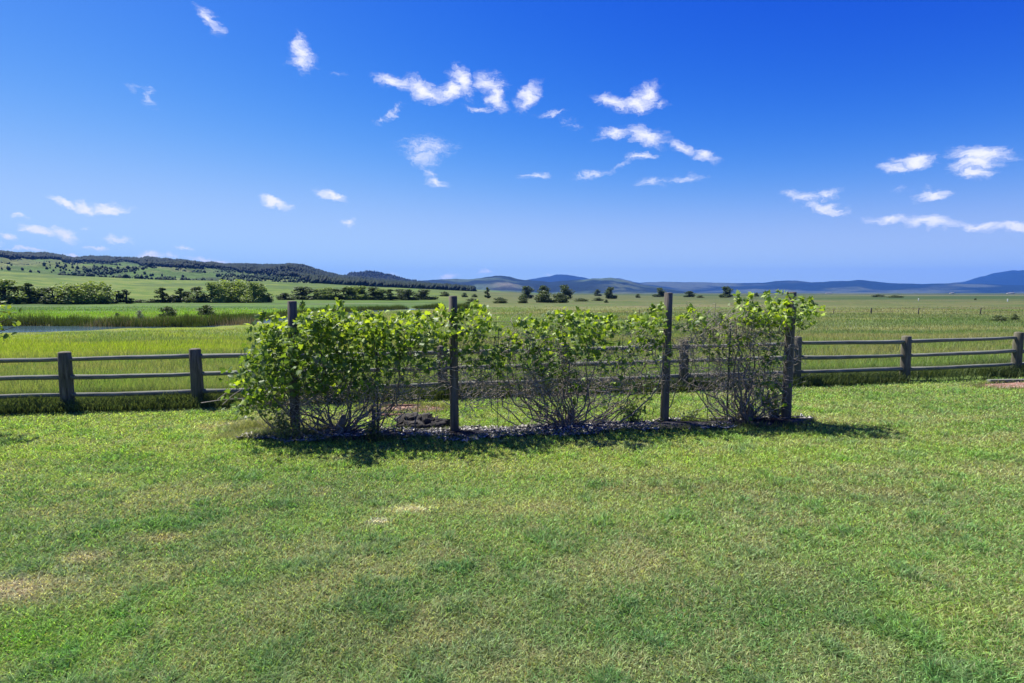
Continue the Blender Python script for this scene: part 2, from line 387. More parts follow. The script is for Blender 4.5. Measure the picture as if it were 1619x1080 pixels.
# unmown strip along the rail fence and meadow
n = 80000
X = RNG.random(n) * 34 - 15; Y = fence_y(X) + (-.32 + 1.25 * RNG.random(n) ** 1.3)
c = mix((.07, .125, .04), (.16, .20, .07), RNG.random(n))
k = ~((X > 7.9) & (X < 9.9) & (Y < fence_y(X) + .25) & (RNG.random(n) < .85))
X, Y, c = X[k], Y[k], c[k]; n = len(X)
hh = (.12 + .24 * fbm(X * 1.5, Y * 2, 221, 3) + .06 * RNG.random(n)) * (.55 + .45 * sst(-.35, -.1, Y - fence_y(X)))
P = np.stack([X, Y, ground_z(X, Y) - .01], 1)
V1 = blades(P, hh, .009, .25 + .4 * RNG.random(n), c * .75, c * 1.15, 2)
parts = [V1]
def meadow_layer(n):
    u = RNG.random(n); Y = 10 * (150 / 10) ** (u ** 1.15); X = (RNG.random(n) * 2 - 1) * (Y * 1.0 + 3)
    k = (Y - fence_y(X) > .6) & (creek_d(X, Y) > .8) & (RNG.random(n) < 1 - sst(85, 150, Y)); X, Y = X[k], Y[k]; n = len(X)
    hn = fbm(X * .35, Y * .5, 231, 3)
    c = meadow_col(X, Y) * (1.05 + .85 * RNG.random(n))[:, None]
    sd = RNG.random(n) < .14; c[sd] = mix(c[sd], (.36, .31, .18), np.full(sd.sum(), .6))
    h = (.27 + .0006 * Y) * (.45 + .9 * hn) * (.7 + .5 * RNG.random(n)) * (.25 + .75 * sst(1, 12, creek_d(X, Y)))
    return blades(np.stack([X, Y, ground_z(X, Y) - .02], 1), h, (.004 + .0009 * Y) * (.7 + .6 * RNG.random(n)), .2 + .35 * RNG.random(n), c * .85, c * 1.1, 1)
parts.append(meadow_layer(430000))
def join(parts):
    Vs, Fs, Cs, o = [], [], [], 0
    for V, Fa, C in parts: Vs.append(V); Fs.append(Fa + o); Cs.append(C); o += len(V)
    return np.concatenate(Vs), np.concatenate(Fs), np.concatenate(Cs)
V, Fa, C = join(parts)
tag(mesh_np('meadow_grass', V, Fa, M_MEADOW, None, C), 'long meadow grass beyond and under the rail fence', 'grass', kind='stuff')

# reeds on the far bank
rp = []
def reed_band(n, d0, d1, h0, h1, w, ca, cb, pxr=(-200, 640), far_only=True):
    seg = RNG.integers(0, len(CREEK) - 1, n); t = RNG.random(n)
    a = CREEK[seg]; b = CREEK[seg + 1]; q = a + (b - a) * t[:, None]
    tt = (b - a) / np.linalg.norm(b - a, axis=1)[:, None]; nr_ = np.stack([-tt[:, 1], tt[:, 0]], 1)
    wd = CRW[seg] * (1 - t) + CRW[seg + 1] * t
    off = wd / 2 + d0 + (d1 - d0) * RNG.random(n)
    q = q + nr_ * off[:, None]
    X, Y = q[:, 0], q[:, 1]
    hn = fbm(X * .25, Y * .25, 301, 3)
    h = (h0 + (h1 - h0) * RNG.random(n)) * (.35 + 1.3 * hn) * (.7 + .6 * fbm(X * 1.1, Y * 1.1, 305, 2))
    c0 = mix(ca, (.16, .13, .09), RNG.random(n) * .5); c1 = mix(cb, (.12, .2, .03), RNG.random(n) * .6)
    return blades(np.stack([X, Y, ground_z(X, Y) - .05], 1), h, w, .08 + .2 * RNG.random(n), c0, c1, 1)
rp.append(reed_band(26000, -.2, 3.0, .6, 1.15, .07, (.045, .06, .025), (.075, .13, .025)))
rp.append(reed_band(14000, 2.5, 9, .3, .6, .09, (.08, .13, .02), (.15, .25, .025)))
# dry reeds on the bank where the pond narrows
n = 1600; X = -44 + 16 * RNG.random(n); Y = 58 + 5 * RNG.random(n) + .15 * (X + 40)
rp.append(blades(np.stack([X, Y, ground_z(X, Y)], 1), .5 + .7 * RNG.random(n), .05, .2, np.tile((.15, .12, .08), (n, 1)), np.tile((.34, .29, .20), (n, 1)) * (.5 + .7 * RNG.random(n))[:, None], 1))
V, Fa, C = join(rp)
tag(mesh_np('reeds', V, Fa, M_REED, None, C), 'dark green reeds along the far bank of the creek', 'reeds', kind='stuff')

# ------------------------------------------------------------------ hills
def hill(name, px0, px1, D0, Dr, D1, prof, colfn, base_z=None, rough=.02, seed=0, npx=300, nd=50, ex=1.4):
    pxs = np.linspace(px0, px1, npx); Ds = np.concatenate([np.linspace(D0, Dr, nd), np.linspace(Dr, D1, nd // 2)[1:]])
    DD, PP = np.meshgrid(Ds, pxs, indexing='ij')
    az = np.arctan((PP - CX) / F * math.cos(TH))
    X = DD * np.sin(az); Y = DD * np.cos(az)
    # distance along the view axis, for the profile height
    yr = np.interp(PP, [p[0] for p in prof], [p[1] for p in prof])
    zr = CAMZ + (463 - yr) / F * (Dr * np.cos(az))
    t = (DD - D0) / (Dr - D0)
    zb = (ground_z(X, Y) - 3) if base_z is None else np.full_like(X, base_z)
    zb0 = zb[0][None, :] if base_z is None else zb
    zr = zr * 1.0 + (fbm(PP * .05, PP * 0 + seed, seed + 3, 4) - .5) * 5.0 * Dr / F * np.clip((zr - 2) / (40 * Dr / F), .25, 1)
    up = np.clip(t, 0, 1) ** ex
    z = zb0 * (1 - up) + zr * up
    k = 2 * PI / (Dr * .12)
    nse = fbm(X / (Dr * .055), Y / (Dr * .11), seed, 5) - .5
    amp = (zr - zb0) * .6 * np.sin(np.clip(t, 0, 1) * PI) ** .8
    z = z + nse * np.maximum(amp, 0)
    z = z + (fbm(X / (Dr * .012), Y / (Dr * .012), seed + 9, 3) - .5) * np.maximum(zr - zb0, 0) * rough * 2 * np.clip(t, 0, 1)
    back = np.clip((DD - Dr) / (D1 - Dr), 0, 1)
    z = z - back ** 1.5 * (zr - zb0 + 10)
    c = colfn(PP, DD, X, Y, z, t)
    n0, n1 = X.shape
    i = np.arange(n0 - 1)[:, None] * n1; j = np.arange(n1 - 1)[None, :]
    Q = np.stack([i + j, i + j + 1, i + n1 + j + 1, i + n1 + j], -1).reshape(-1, 4)
    o = mesh_np(name, np.stack([X, Y, z], -1).reshape(-1, 3), Q[:, ::-1], M_HILL, None, c.reshape(-1, 3), True)
    tag(o, kind='structure')
    def zat(px, D):
        # bilinear on the grid
        u = np.clip((px - px0) / (px1 - px0) * (npx - 1), 0, npx - 1.001); di = np.clip(np.interp(D, Ds, np.arange(len(Ds))), 0, len(Ds) - 1.001)
        a = di.astype(int); b = u.astype(int); fa = di - a; fb = u - b
        return (z[a, b] * (1 - fb) + z[a, b + 1] * fb) * (1 - fa) + (z[a + 1, b] * (1 - fb) + z[a + 1, b + 1] * fb) * fa
    return zat
RIDGE = [(-900, 392), (-300, 398), (0, 403), (40, 404), (75, 404), (100, 409), (140, 410), (200, 410), (280, 413), (330, 418), (375, 422), (440, 421), (480, 423), (505, 430), (535, 437), (560, 441), (600, 445), (660, 450), (760, 458), (900, 466)]
def col_left(PP, DD, X, Y, z, t):
    n = fbm(X * .006, Y * .006, 401, 4); n2 = fbm(X * .02, Y * .02, 411, 3)
    c = mix((.14, .255, .06), (.26, .31, .11), sst(.4, .62, n * .6 + n2 * .4))
    c = mix(c, (.05, .10, .05), sst(.46, .56, fbm(X * .008, Y * .004, 421, 4)) * sst(60, 220, PP) * .75)
    return c * .5
zleft = hill('hills', -900, 900, 860, 2600, 3800, RIDGE, col_left, seed=71, npx=520, nd=110, ex=1.25, rough=.012)
HB = [(430, 452), (500, 443), (540, 437), (560, 432), (585, 430.5), (605, 432), (625, 438), (645, 443), (690, 450), (760, 458)]
def col_dark(PP, DD, X, Y, z, t):
    n = fbm(X * .003, Y * .003, 431, 4)
    return mix((.007, .018, .015), (.022, .042, .025), sst(.5, .7, n))
zb = hill('hills', 430, 760, 2900, 3900, 4800, HB, col_dark, base_z=-2, seed=73, npx=160, nd=50)
HC = [(600, 450), (650, 445), (680, 443), (705, 441.5), (740, 441.5), (770, 438), (785, 436.5), (805, 438), (830, 443), (870, 446.5), (905, 443), (935, 441), (965, 440), (985, 443), (1010, 449), (1050, 456), (1100, 464)]
def col_mid(PP, DD, X, Y, z, t):
    n = fbm(X * .0022, Y * .0022, 441, 4)
    c = mix((.005, .015, .014), (.055, .085, .045), sst(.48, .62, n))
    c = mix(c, (.14, .12, .09), np.exp(-((PP - 800) / 22) ** 2 - ((t - .45) / .12) ** 2) * .8)
    c = mix(c, (.08, .10, .05), np.exp(-((PP - 985) / 30) ** 2) * sst(.45, .55, fbm(X * .006, Y * .006, 451, 3)) * .7)
    return c
hill('hills', 600, 1100, 4300, 6000, 7400, HC, col_mid, base_z=-2, seed=75, npx=240, nd=60)
def col_far(PP, DD, X, Y, z, t):
    n = fbm(X * .0012, Y * .0012, 461, 4)
    return mix((.003, .013, .015), (.06, .075, .05), sst(.50, .70, n))
MD = [(780, 452), (830, 443), (850, 439), (868, 436.5), (880, 433.5), (897, 433.8), (910, 437.5), (935, 441.5), (960, 444), (972, 440.5), (982, 441), (1000, 446), (1040, 452)]
hill('mountain', 780, 1040, 9800, 12500, 14500, MD, col_far, base_z=-2, seed=77, npx=160, nd=40, rough=.01)
HE = [(930, 458), (970, 450), (1010, 448), (1040, 445.8), (1100, 446.3), (1160, 447.8), (1205, 447.5), (1225, 444.5), (1243, 443.3), (1262, 444.5), (1282, 446.3), (1310, 444.8), (1335, 443.6), (1362, 443.6), (1395, 446.6), (1430, 448.5), (1460, 449), (1500, 447.5), (1530, 449), (1580, 450), (1640, 452), (1900, 455), (2500, 458)]
hill('hills', 930, 2500, 7600, 10000, 12500, HE, col_far, base_z=-2, seed=79, npx=420, nd=50, rough=.012)
MF = [(1380, 458), (1440, 452), (1500, 448.5), (1530, 443.5), (1555, 437), (1572, 431.5), (1585, 429), (1600, 427.5), (1640, 428), (1700, 426), (1800, 432), (1950, 442), (2200, 455)]
hill('mountain', 1380, 2200, 11500, 14500, 16300, MF, col_far, base_z=-2, seed=81, npx=260, nd=50, rough=.02)

# wooded ridge: one mass
def ftrees(px, D, z, hmin, hmax, c, hs_=1.0):
    n = len(px); az = np.arctan((px - CX) / F * math.cos(TH)); X = D * np.sin(az); Y = D * np.cos(az)
    h = (hmin + (hmax - hmin) * RNG.random(n)) * hs_; r = h * (.28 + .22 * RNG.random(n)); k = 5
    a = np.arange(k)[None, :] * 2 * PI / k + RNG.random(n)[:, None] * 6
    ring = np.stack([X[:, None] + r[:, None] * np.cos(a) * (.7 + .6 * RNG.random((n, k))), Y[:, None] + r[:, None] * np.sin(a), z[:, None] + h[:, None] * (.15 + .35 * RNG.random((n, k)))], -1)
    top = np.stack([X + (RNG.random(n) - .5) * r, Y, z + h], -1)[:, None]; bot = np.stack([X, Y, z - 1], -1)[:, None]
    V = np.concatenate([ring, top, bot], 1).reshape(-1, 3)
    T = [(i, (i + 1) % k, k) for i in range(k)] + [((i + 1) % k, i, k + 1) for i in range(k)]
    Fa = (np.arange(n)[:, None, None] * (k + 2) + np.array(T)[None]).reshape(-1, 3)
    C = np.repeat(c, k + 2, axis=0)
    return V, Fa, C
n = 60000
px = RNG.random(n) * 1150 - 400; D = 900 + 1750 * RNG.random(n) ** .6
z = zleft(px, D); az_ = np.arctan((px - CX) / F * math.cos(TH)); ys = 463 - F * (z - CAMZ) / (D * np.cos(az_))
yr = np.interp(px, [p[0] for p in RIDGE], [p[1] for p in RIDGE])
Xf, Yf = D * np.sin(az_), D * np.cos(az_)
nn = fbm(Xf * .006, Yf * .004, 501, 4); n2 = fbm(px * .02, ys * .12, 511, 3)
wid = 5.5 + 4 * sst(60, 130, px) * (1 - .3 * sst(380, 520, px)) + 9 * sst(400, 460, px)
band = (ys - yr) < wid + (n2 - .5) * 16
scatter_m = (sst(.48, .53, fbm(Xf * .011, Yf * .006, 503, 4)) * 2.2 * sst(50, 170, px) * (1 - .5 * sst(430, 520, px)) + (np.abs(fbm(Xf * .004, Yf * .0025, 521, 3) - .47) < .012) * .9 + .004) * ((ys - yr) < 36)
keep = (band & (RNG.random(n) < .85)) | (RNG.random(n) < scatter_m * .28)
px, D, z = px[keep], D[keep], z[keep]
c = mix(mix((.005, .014, .012), (.014, .030, .018), RNG.random(len(px))), (.03, .065, .03), (~band[keep]) * RNG.random(len(px)))
hs_ = np.where(band[keep], 1.0, .25 + .4 * RNG.random(keep.sum()))
V1 = ftrees(px, D, z, 7, 14, c, hs_)
n = 5000; px = 480 + 200 * RNG.random(n); D = 3100 + 800 * RNG.random(n); z = zb(px, D)
c = mix((.009, .016, .011), (.02, .03, .016), RNG.random(n)); V2 = ftrees(px, D, z, 8, 16, c)
V, Fa, C = join([V1, V2])
tag(mesh_np('forest', V, Fa, M_FOREST, None, C), 'dark pine forest covering the ridge', 'forest', kind='stuff')

# ------------------------------------------------------------------ leaves
def leaf_cloud(P, size, nrm_bias, col, shape='vine'):
    n = len(P)
    if shape == 'vine':
        T = np.array([(0, 0), (.12, -.18), (.42, -.28), (.50, .05), (.34, .18), (.46, .52), (.18, .46), (0, .85), (-.18, .46), (-.46, .52), (-.34, .18), (-.50, .05), (-.42, -.28), (-.12, -.18)])
        fold = -np.abs(T[:, 0]) * .35
    else:
        T = np.array([(0, .02), (.0, -.5), (.34, -.22), (.36, .15), (0, .6), (-.36, .15), (-.34, -.22)]); fold = -np.abs(T[:, 0]) * .3
    m = len(T)
    N_ = RNG.normal(size=(n, 3)) * .75 + np.asarray(nrm_bias); N_ /= np.linalg.norm(N_, axis=1)[:, None]
    A = np.cross(N_, RNG.normal(size=(n, 3))); A /= np.linalg.norm(A, axis=1)[:, None]; B = np.cross(N_, A)
    sz = np.broadcast_to(size, (n,))
    V = P[:, None] + (A[:, None] * T[None, :, :1] + B[:, None] * T[None, :, 1:] + N_[:, None] * fold[None, :, None]) * sz[:, None, None]
    f = np.array([(0, i, i + 1) for i in range(1, m - 1)] + [(0, m - 1, 1)])
    Fa = (np.arange(n)[:, None, None] * m + f[None]).reshape(-1, 3)
    return V.reshape(-1, 3), Fa, np.repeat(col, m, axis=0)
def curve(p0, p1, sag, n=9, jit=.04, seed=0):
    r = np.random.default_rng(seed); t = np.linspace(0, 1, n)[:, None]
    p0 = np.array(p0); p1 = np.array(p1); P = p0 * (1 - t) + p1 * t + np.array(sag) * (4 * t * (1 - t))
    J = np.cumsum(r.normal(size=(n, 3)) * jit / 2, axis=0); J -= J[0] + (J[-1] - J[0]) * t
    return P + J

# ------------------------------------------------------------------ the trellis
tr = tag(empty('vine_trellis', (0.5, 7.8, 0)), 'vine trellis of four tall grey wooden posts strung with rusty wire', 'trellis')
tr.location = (0, 0, 0)
POSTS = []
for i, ((bx, by, ty), Y) in enumerate(zip(TP, TY_)):
    X = TX[i]; gz = float(ground_z(X, Y)); top = at_y(bx, ty, Y)[2]
    rad = (.062, .057, .058, .066)[i]
    lean = (0.012, -.008, .02, .01)[i]
    mb = MB(); V, Q = pole([(X, Y, gz - .12), (X + lean * .3, Y, gz + .5), (X + lean * .6, Y, gz + 1.1), (X + lean, Y, top - .02)], [rad * 1.06, rad * 1.02, rad, rad * .97], 14, .10, 40 + i, .12)
    mb.add(V, Q); o = mb.build('post', M_TPOST, tr); POSTS.append((X, Y, gz, top))
# wires
def wire_between(zs, r=.0019):
    for z in zs:
        mb = MB(); pts = []
        for a in range(3):
            (x0, y0, g0, t0), (x1, y1, g1, t1) = POSTS[a], POSTS[a + 1]
            for t in np.linspace(0, 1, 9)[:-1]:
                pts.append((x0 + (x1 - x0) * t, y0 + (y1 - y0) * t + .07, z + g0 * (1 - t) + g1 * t - .035 * 4 * t * (1 - t)))
        pts.append((POSTS[3][0], POSTS[3][1] + .07, z + POSTS[3][2]))
        V, Q = tube_vf(pts, r, 5); mb.add(V, Q); mb.build('wire', M_WIRE, tr)
wire_between([.33, .52, .80, 1.06, 1.30, 1.52])
for px, b, t_, wd in ((597, 690, 515, .012), (590, 690, 648, .028), (787, 676, 520, .005), (1119, 668, 515, .005), (1150, 662, 510, .012), (1183, 668, 515, .005), (982, 664, 530, .004)):
    Y = float(bed_y(x_at(px, 7.7, 0))) + .14; X = x_at(px, Y, .3); gz = float(ground_z(X, Y)); tz = at_y(px, t_, Y)[2]
    mb = MB(); V, Q = pole([(X, Y, gz - .08), (X, Y, (gz + tz) / 2), (X + .01, Y, tz)], wd, 8, .05, int(px), .3); mb.add(V, Q); mb.build('stake', M_STEEL if wd < .02 else M_TPOST, tr)

def px_pt(px, py, Y, dy=0.0):
    p = at_y(px, py, Y); return np.array([p[0], Y + dy, p[2]])
def trellis_y(px): return float(np.interp(px, [400, 467, 719, 1050, 1300], [7.5, 7.55, 7.6, 8.12, 8.12]))
VINES = [
 dict(label='large leafy grapevine sprawling over the left end post of the trellis', base=[(537, 690), (478, 690), (590, 690)], seed=1, fwd=[(-2.42, 6.95, 1.55, .09, 90), (-2.45, 7.15, 1.5, .09, 50), (-2.35, 7.15, 1.55, .10, 50)],
  E=[(430, 590, 44, 52, 1.0), (398, 600, 22, 42, .85), (475, 560, 66, 62, 1.1), (525, 550, 66, 50, 1.1), (585, 560, 55, 46, .9), (500, 515, 34, 16, .9), (440, 532, 26, 18, .9), (545, 512, 58, 18, 1.1),
     (610, 525, 55, 30, 1.1), (650, 535, 45, 36, 1.0), (690, 520, 45, 28, 1.1), (690, 562, 26, 32, .7), (415, 640, 34, 20, .8), (420, 516, 16, 14, .7), (560, 612, 50, 20, .6), (515, 605, 40, 16, .6), (375, 590, 10, 12, .5), (480, 494, 9, 8, .6), (535, 492, 9, 9, .7), (640, 580, 40, 22, .3)],
  canes=36, spread=(380, 700), topy=(500, 600), twigs=420, treg=[(480, 700, 570, 640), (400, 620, 600, 670), (620, 720, 540, 610), (470, 650, 600, 680), (420, 500, 630, 680)]),
 dict(label='middle grapevine with bare twisting stems fanning from one root', base=[(898, 690), (905, 688)], seed=2, fwd=[(.72, 7.55, 1.6, .08, 60), (.3, 7.6, 1.5, .09, 40)],
  E=[(750, 512, 34, 25, 1.0), (742, 495, 20, 10, .8), (775, 540, 42, 32, .5), (812, 566, 42, 30, .75), (850, 532, 42, 24, .8), (905, 517, 44, 21, 1.2), (945, 520, 34, 18, 1.0), (1005, 555, 26, 26, .35), (900, 600, 60, 24, .14), (985, 515, 30, 13, .9), (868, 570, 46, 26, .65), (1035, 508, 24, 20, 1.1), (1025, 530, 30, 22, .55), (1043, 555, 16, 24, .8), (1097, 503, 13, 14, 1.1), (1085, 515, 22, 9, .7), (925, 545, 44, 18, .7), (770, 580, 44, 18, .35), (960, 560, 44, 26, .4), (880, 610, 60, 34, .2), (1000, 600, 40, 34, .2), (790, 600, 40, 16, .25), (745, 555, 24, 22, .5), (990, 630, 40, 24, .12), (1010, 510, 14, 10, .6)],
  canes=44, spread=(735, 1090), topy=(520, 590), twigs=760, treg=[(735, 880, 520, 600), (860, 1060, 540, 620), (720, 860, 590, 640), (960, 1120, 520, 610), (820, 980, 585, 680), (830, 970, 585, 660)]),
 dict(label='thin grapevine with mostly bare grey twigs and leaves bunched round the right end post', base=[(1182, 668), (1172, 666)], seed=3,
  E=[(1180, 492, 24, 17, 1.2), (1203, 505, 24, 16, 1.0), (1226, 492, 24, 22, 1.3), (1240, 475, 9, 14, 1.2), (1266, 498, 19, 20, 1.2), (1282, 488, 16, 7, .8), (1232, 515, 20, 14, .9), (1215, 565, 18, 16, .6), (1203, 590, 22, 20, .5), (1212, 625, 16, 22, .7), (1150, 520, 42, 24, .3), (1130, 545, 34, 26, .35), (1165, 560, 30, 30, .25), (1200, 540, 30, 20, .35), (1190, 645, 30, 14, .2), (1232, 610, 12, 16, .35), (1125, 515, 12, 8, .4), (1135, 508, 8, 6, .6)],
  canes=34, spread=(1095, 1262), topy=(490, 580), twigs=780, treg=[(1085, 1250, 505, 570), (1095, 1240, 500, 545), (1110, 1240, 550, 650), (1130, 1235, 570, 660)]),
]
def vine(v):
    r = random.Random(v['seed']); b0 = v['base'][0]; Yb = trellis_y(b0[0]) - .02
    X0 = x_at(b0[0], Yb, 0); Z0 = float(ground_z(X0, Yb))
    t = tag(empty('grapevine', (0, 0, 0)), v['label'], 'vine', 'grapevines on the trellis')
    stems = MB(); ends = []; stems_f = []
    for k in range(v['canes']):
        bx, by = v['base'][k % len(v['base'])] if r.random() < .5 else b0
        Y = trellis_y(bx); xs = x_at(bx + r.uniform(-9, 9), Y, 0)
        tx = r.uniform(*v['spread']); ty = r.uniform(*v['topy']) + (30 if r.random() < .25 else 0)
        if k < v['canes'] * .6: tx = bx + (tx - bx) * .62
        Yt = trellis_y(tx) + r.uniform(-.22, .22)
        p1 = px_pt(tx, ty, Yt); p0 = np.array((xs, Y + r.uniform(-.06, .06), float(ground_z(xs, Y)) - .04))
        dx = p1[0] - p0[0]
        sag = (dx * .30 + r.uniform(-.06, .06), r.uniform(-.12, .12), -abs(dx) * .24 + r.uniform(-.05, .08))
        P = curve(p0, p1, sag, 12, .085, v['seed'] * 100 + k); rad = r.uniform(.006, .015) * (1.5 if k < 4 else 1)
        V, Q = tube_vf(P, np.linspace(rad, rad * .35, 12), 6); stems.add(V, Q); ends.append(P)
    # low arching suckers near the ground
    for k in range(9):
        bx = b0[0]; Y = trellis_y(bx); xs = x_at(bx, Y, 0); tx = bx + r.choice((-1, 1)) * r.uniform(30, 110); 
        p0 = np.array((xs, Y, float(ground_z(xs, Y)))); p1 = px_pt(tx, r.uniform(610, 668), trellis_y(tx) + r.uniform(-.2, .1))
        P = curve(p0, p1, (0, 0, r.uniform(-.02, .12)), 9, .05, v['seed'] * 500 + k); V, Q = tube_vf(P, np.linspace(.011, .004, 9), 5); stems.add(V, Q)
    # knotted crown at the root
    V, Q = pole([(X0 - .02, Yb, Z0 - .06), (X0, Yb, Z0 + .05), (X0 + .03, Yb + .01, Z0 + .16), (X0 + .06, Yb, Z0 + .26)], [.085, .075, .055, .03], 10, .5, v['seed']); stems.add(V, Q)
    for (x, y, z, rad, cnt) in v.get('fwd', []):
        P = curve((x - .1, 7.6, z - .5), (x, y, z), (0, 0, .1), 7, .03, int(cnt)); V, Q = tube_vf(P, np.linspace(.006, .003, 7), 5); stems_f.append((V, Q))
    tw = MB()
    for k in range(int(v['twigs'] * (1.3 if v['seed'] < 3 else .95))):
        a, b, c, d = r.choice(v['treg']); px = r.uniform(a, b); py = r.uniform(c, d); Y = trellis_y(px) + r.gauss(0, .13)
        p0 = px_pt(px, py, Y); ang = r.uniform(0, 2 * PI); L = r.uniform(.12, .5)
        p1 = p0 + np.array((math.cos(ang) * L, r.uniform(-.1, .1), math.sin(ang) * L * .7))
        P = curve(p0, p1, (r.uniform(-.14, .14), 0, r.uniform(-.14, .14)), 7, .05, v['seed'] * 1000 + k)
        V, Q = tube_vf(P, np.linspace(r.uniform(.003, .0058), .002, 7), 4); tw.add(V, Q)
    tw.build('twig', M_TWIG, t)['kind'] = 'stuff'
    for V, Q in stems_f: stems.add(V, Q)
    stems.build('stem', M_CANE, t)
    PL = []; young = []
    # upright new shoots along the top edge
    for (cx, cy, rx, ry, dens) in v['E']:
        if cy - ry > 515 or dens < .6: continue
        for _ in range(int(rx / 7)):
            px = cx + r.uniform(-1, 1) * rx; q = max(0, 1 - ((px - cx) / rx) ** 2) ** .5; py = cy - ry * q * .9; Y = trellis_y(px) + r.gauss(0, .15)
            L_ = r.uniform(4, 15); lx = r.uniform(-9, 9)
            for m_ in range(int(L_ * .9)):
                t_ = r.random(); PL.append(px_pt(px + lx * t_ + r.gauss(0, 2.2), py - L_ * t_ + r.gauss(0, 1.5), Y)); young.append(.8)
    for (cx, cy, rx, ry, dens) in v['E']:
        n = int(rx * ry * PI / 17 * dens)
        for _ in range(n):
            a = r.uniform(0, 2 * PI); q = math.sqrt(r.random()) * (1 + .12 * r.gauss(0, 1)); px = cx + rx * q * math.cos(a); py = cy + ry * q * math.sin(a)
            dd = .27 if dens > .6 else .16
            dd *= 1.25 if v['seed'] == 1 else .85
            if float(vn(np.array(px / 13.), np.array(py / 13.), 600 + v['seed'])) < .17: continue
            if abs(px - 463) < 11 and py < 520: continue
            Y = trellis_y(px) - .04 + r.gauss(0, dd) * math.sqrt(max(.15, 1 - q * q * .8)); 
            PL.append(px_pt(px, py, trellis_y(px)) + np.array((0, Y - trellis_y(px), 0))); 
            topn = max(0, min(1, (560 - py) / 60))
            young.append(.15 + .45 * topn + (.35 if q > .85 and topn > .3 else 0))
    for (x, y, z, rad, cnt) in v.get('fwd', []):
        for _ in range(cnt):
            PL.append(np.array((x + r.gauss(0, rad), y + r.gauss(0, rad), z + r.gauss(0, rad * .6)))); young.append(.4)
    PL = np.array(PL); young = np.array(young); n = len(PL)
    yv = (RNG.random(n) < young).astype(float) * (.4 + .6 * RNG.random(n))
    c = mix((.075, .145, .035), (.135, .225, .05), RNG.random(n)); c = mix(c, (.36, .50, .06), yv)
    bl = RNG.random(n) < .12; c[bl] = mix(c[bl], (.16, .20, .13), np.full(bl.sum(), .6))
    V, Fa, C = leaf_cloud(PL, .040 + .045 * RNG.random(n), (-.1, -.35, .55), c)
    mesh_np('foliage', V, Fa, M_LEAF, t, C)
    return t
for v in VINES: vine(v)

# ------------------------------------------------------------------ mulch bed, chips, stump pile, timbers
xs = np.linspace(-3.45, 4.3, 160); V = []
for x in xs:
    wd = max(.02, float(bed_w(x))); cy = float(bed_y(x))
    for q in np.linspace(-1, 1, 13):
        y = cy + q * wd; V.append((x, y, float(ground_z(x, y)) + .006 + .03 * (1 - q * q) + .02 * (float(fbm(np.array(x * 5), np.array(y * 5), 700, 3)) - .5)))
V = np.array(V); Q = [(i * 13 + j, i * 13 + j + 1, (i + 1) * 13 + j + 1, (i + 1) * 13 + j) for i in range(159) for j in range(12)]
nb = fbm(V[:, 0] * 7, V[:, 1] * 7, 710, 3)
tag(mesh_np('ground', V, np.array(Q)[:, ::-1], M_MULCH, None, mix((.025, .023, .026), (.09, .085, .095), sst(.35, .65, nb)), True), kind='structure')
n = 9000; X = RNG.random(n) * 7.9 - 3.55; Y = bed_y(X) + (RNG.random(n) * 2 - 1) * (np.maximum(bed_w(X), .05) + .06); Z = ground_z(X, Y) + .03
dense = fbm(X * 1.8, Y * 4, 720, 3) > .47; X, Y, Z = X[dense], Y[dense], Z[dense]; n = len(X)
L_ = .012 + .035 * RNG.random(n); W_ = .005 + .009 * RNG.random(n); ya = RNG.random(n) * PI; ti = RNG.normal(size=n) * .3
ux = np.stack([np.cos(ya), np.sin(ya), ti], 1) * L_[:, None]; uy = np.stack([-np.sin(ya), np.cos(ya), RNG.normal(size=n) * .3], 1) * W_[:, None]; uz = np.array([0, 0, .006])
P0 = np.stack([X, Y, Z], 1)
V = np.stack([P0 - ux - uy, P0 + ux - uy, P0 + ux + uy, P0 - ux + uy, P0 - ux - uy + uz, P0 + ux - uy + uz, P0 + ux + uy + uz, P0 - ux + uy + uz], 1).reshape(-1, 3)
f = np.array([(0, 1, 5, 4), (1, 2, 6, 5), (2, 3, 7, 6), (3, 0, 4, 7), (4, 5, 6, 7)])
c = mix((.04, .037, .038), (.55, .53, .48), RNG.random(n) ** 1.8)
tag(mesh_np('wood_chips', V, (np.arange(n)[:, None, None] * 8 + f[None]).reshape(-1, 4), M_CHIP, None, np.repeat(c, 8, 0)), 'grey wood chips and bark litter under the trellis', 'mulch', kind='stuff')

# charred stump heap with an arching root
Yh = 7.95; p = at_y(665, 684, Yh); hx = p[0]; hz = float(ground_z(hx, Yh))
st = tag(empty('tree_stump', (hx, Yh, hz)), 'low blackened stump with an arching root, lying behind the mulch beside the second post', 'stump')
nu, nv = 34, 14; V = []
for a in range(nv):
    el = (a / (nv - 1)) * PI / 2
    for b in range(nu):
        t = b * 2 * PI / nu; kx = .40 * math.cos(el) * math.cos(t); ky = .22 * math.cos(el) * math.sin(t); kz = .20 * math.sin(el)
        q = 1 + .55 * (float(fbm(np.array(kx * 22 + 3), np.array(kz * 30 + ky * 14), 730, 4)) - .5) * 1.9
        V.append((kx * q + .02, ky * q, kz * q - .02 - .05 * math.cos(t) * 0))
Q = [(i * nu + j, i * nu + (j + 1) % nu, (i + 1) * nu + (j + 1) % nu, (i + 1) * nu + j) for i in range(nv - 1) for j in range(nu)]
mesh_np('heartwood', V, Q, M_HEAP, st, None, True)
def rel(px, py, Y): p = px_pt(px, py, Y); return tuple(p - np.array((hx, Yh, hz)))
mb = MB(); V, Q = pole([rel(618, 676, 7.85), rel(632, 670, 7.85), rel(648, 662, 7.88), rel(662, 658, 7.9), rel(675, 660, 7.9), rel(686, 666, 7.9), rel(699, 675, 7.9)], [.012, .02, .024, .026, .026, .024, .02], 8, .3, 5); mb.add(V, Q); mb.build('root', M_HEAP, st)
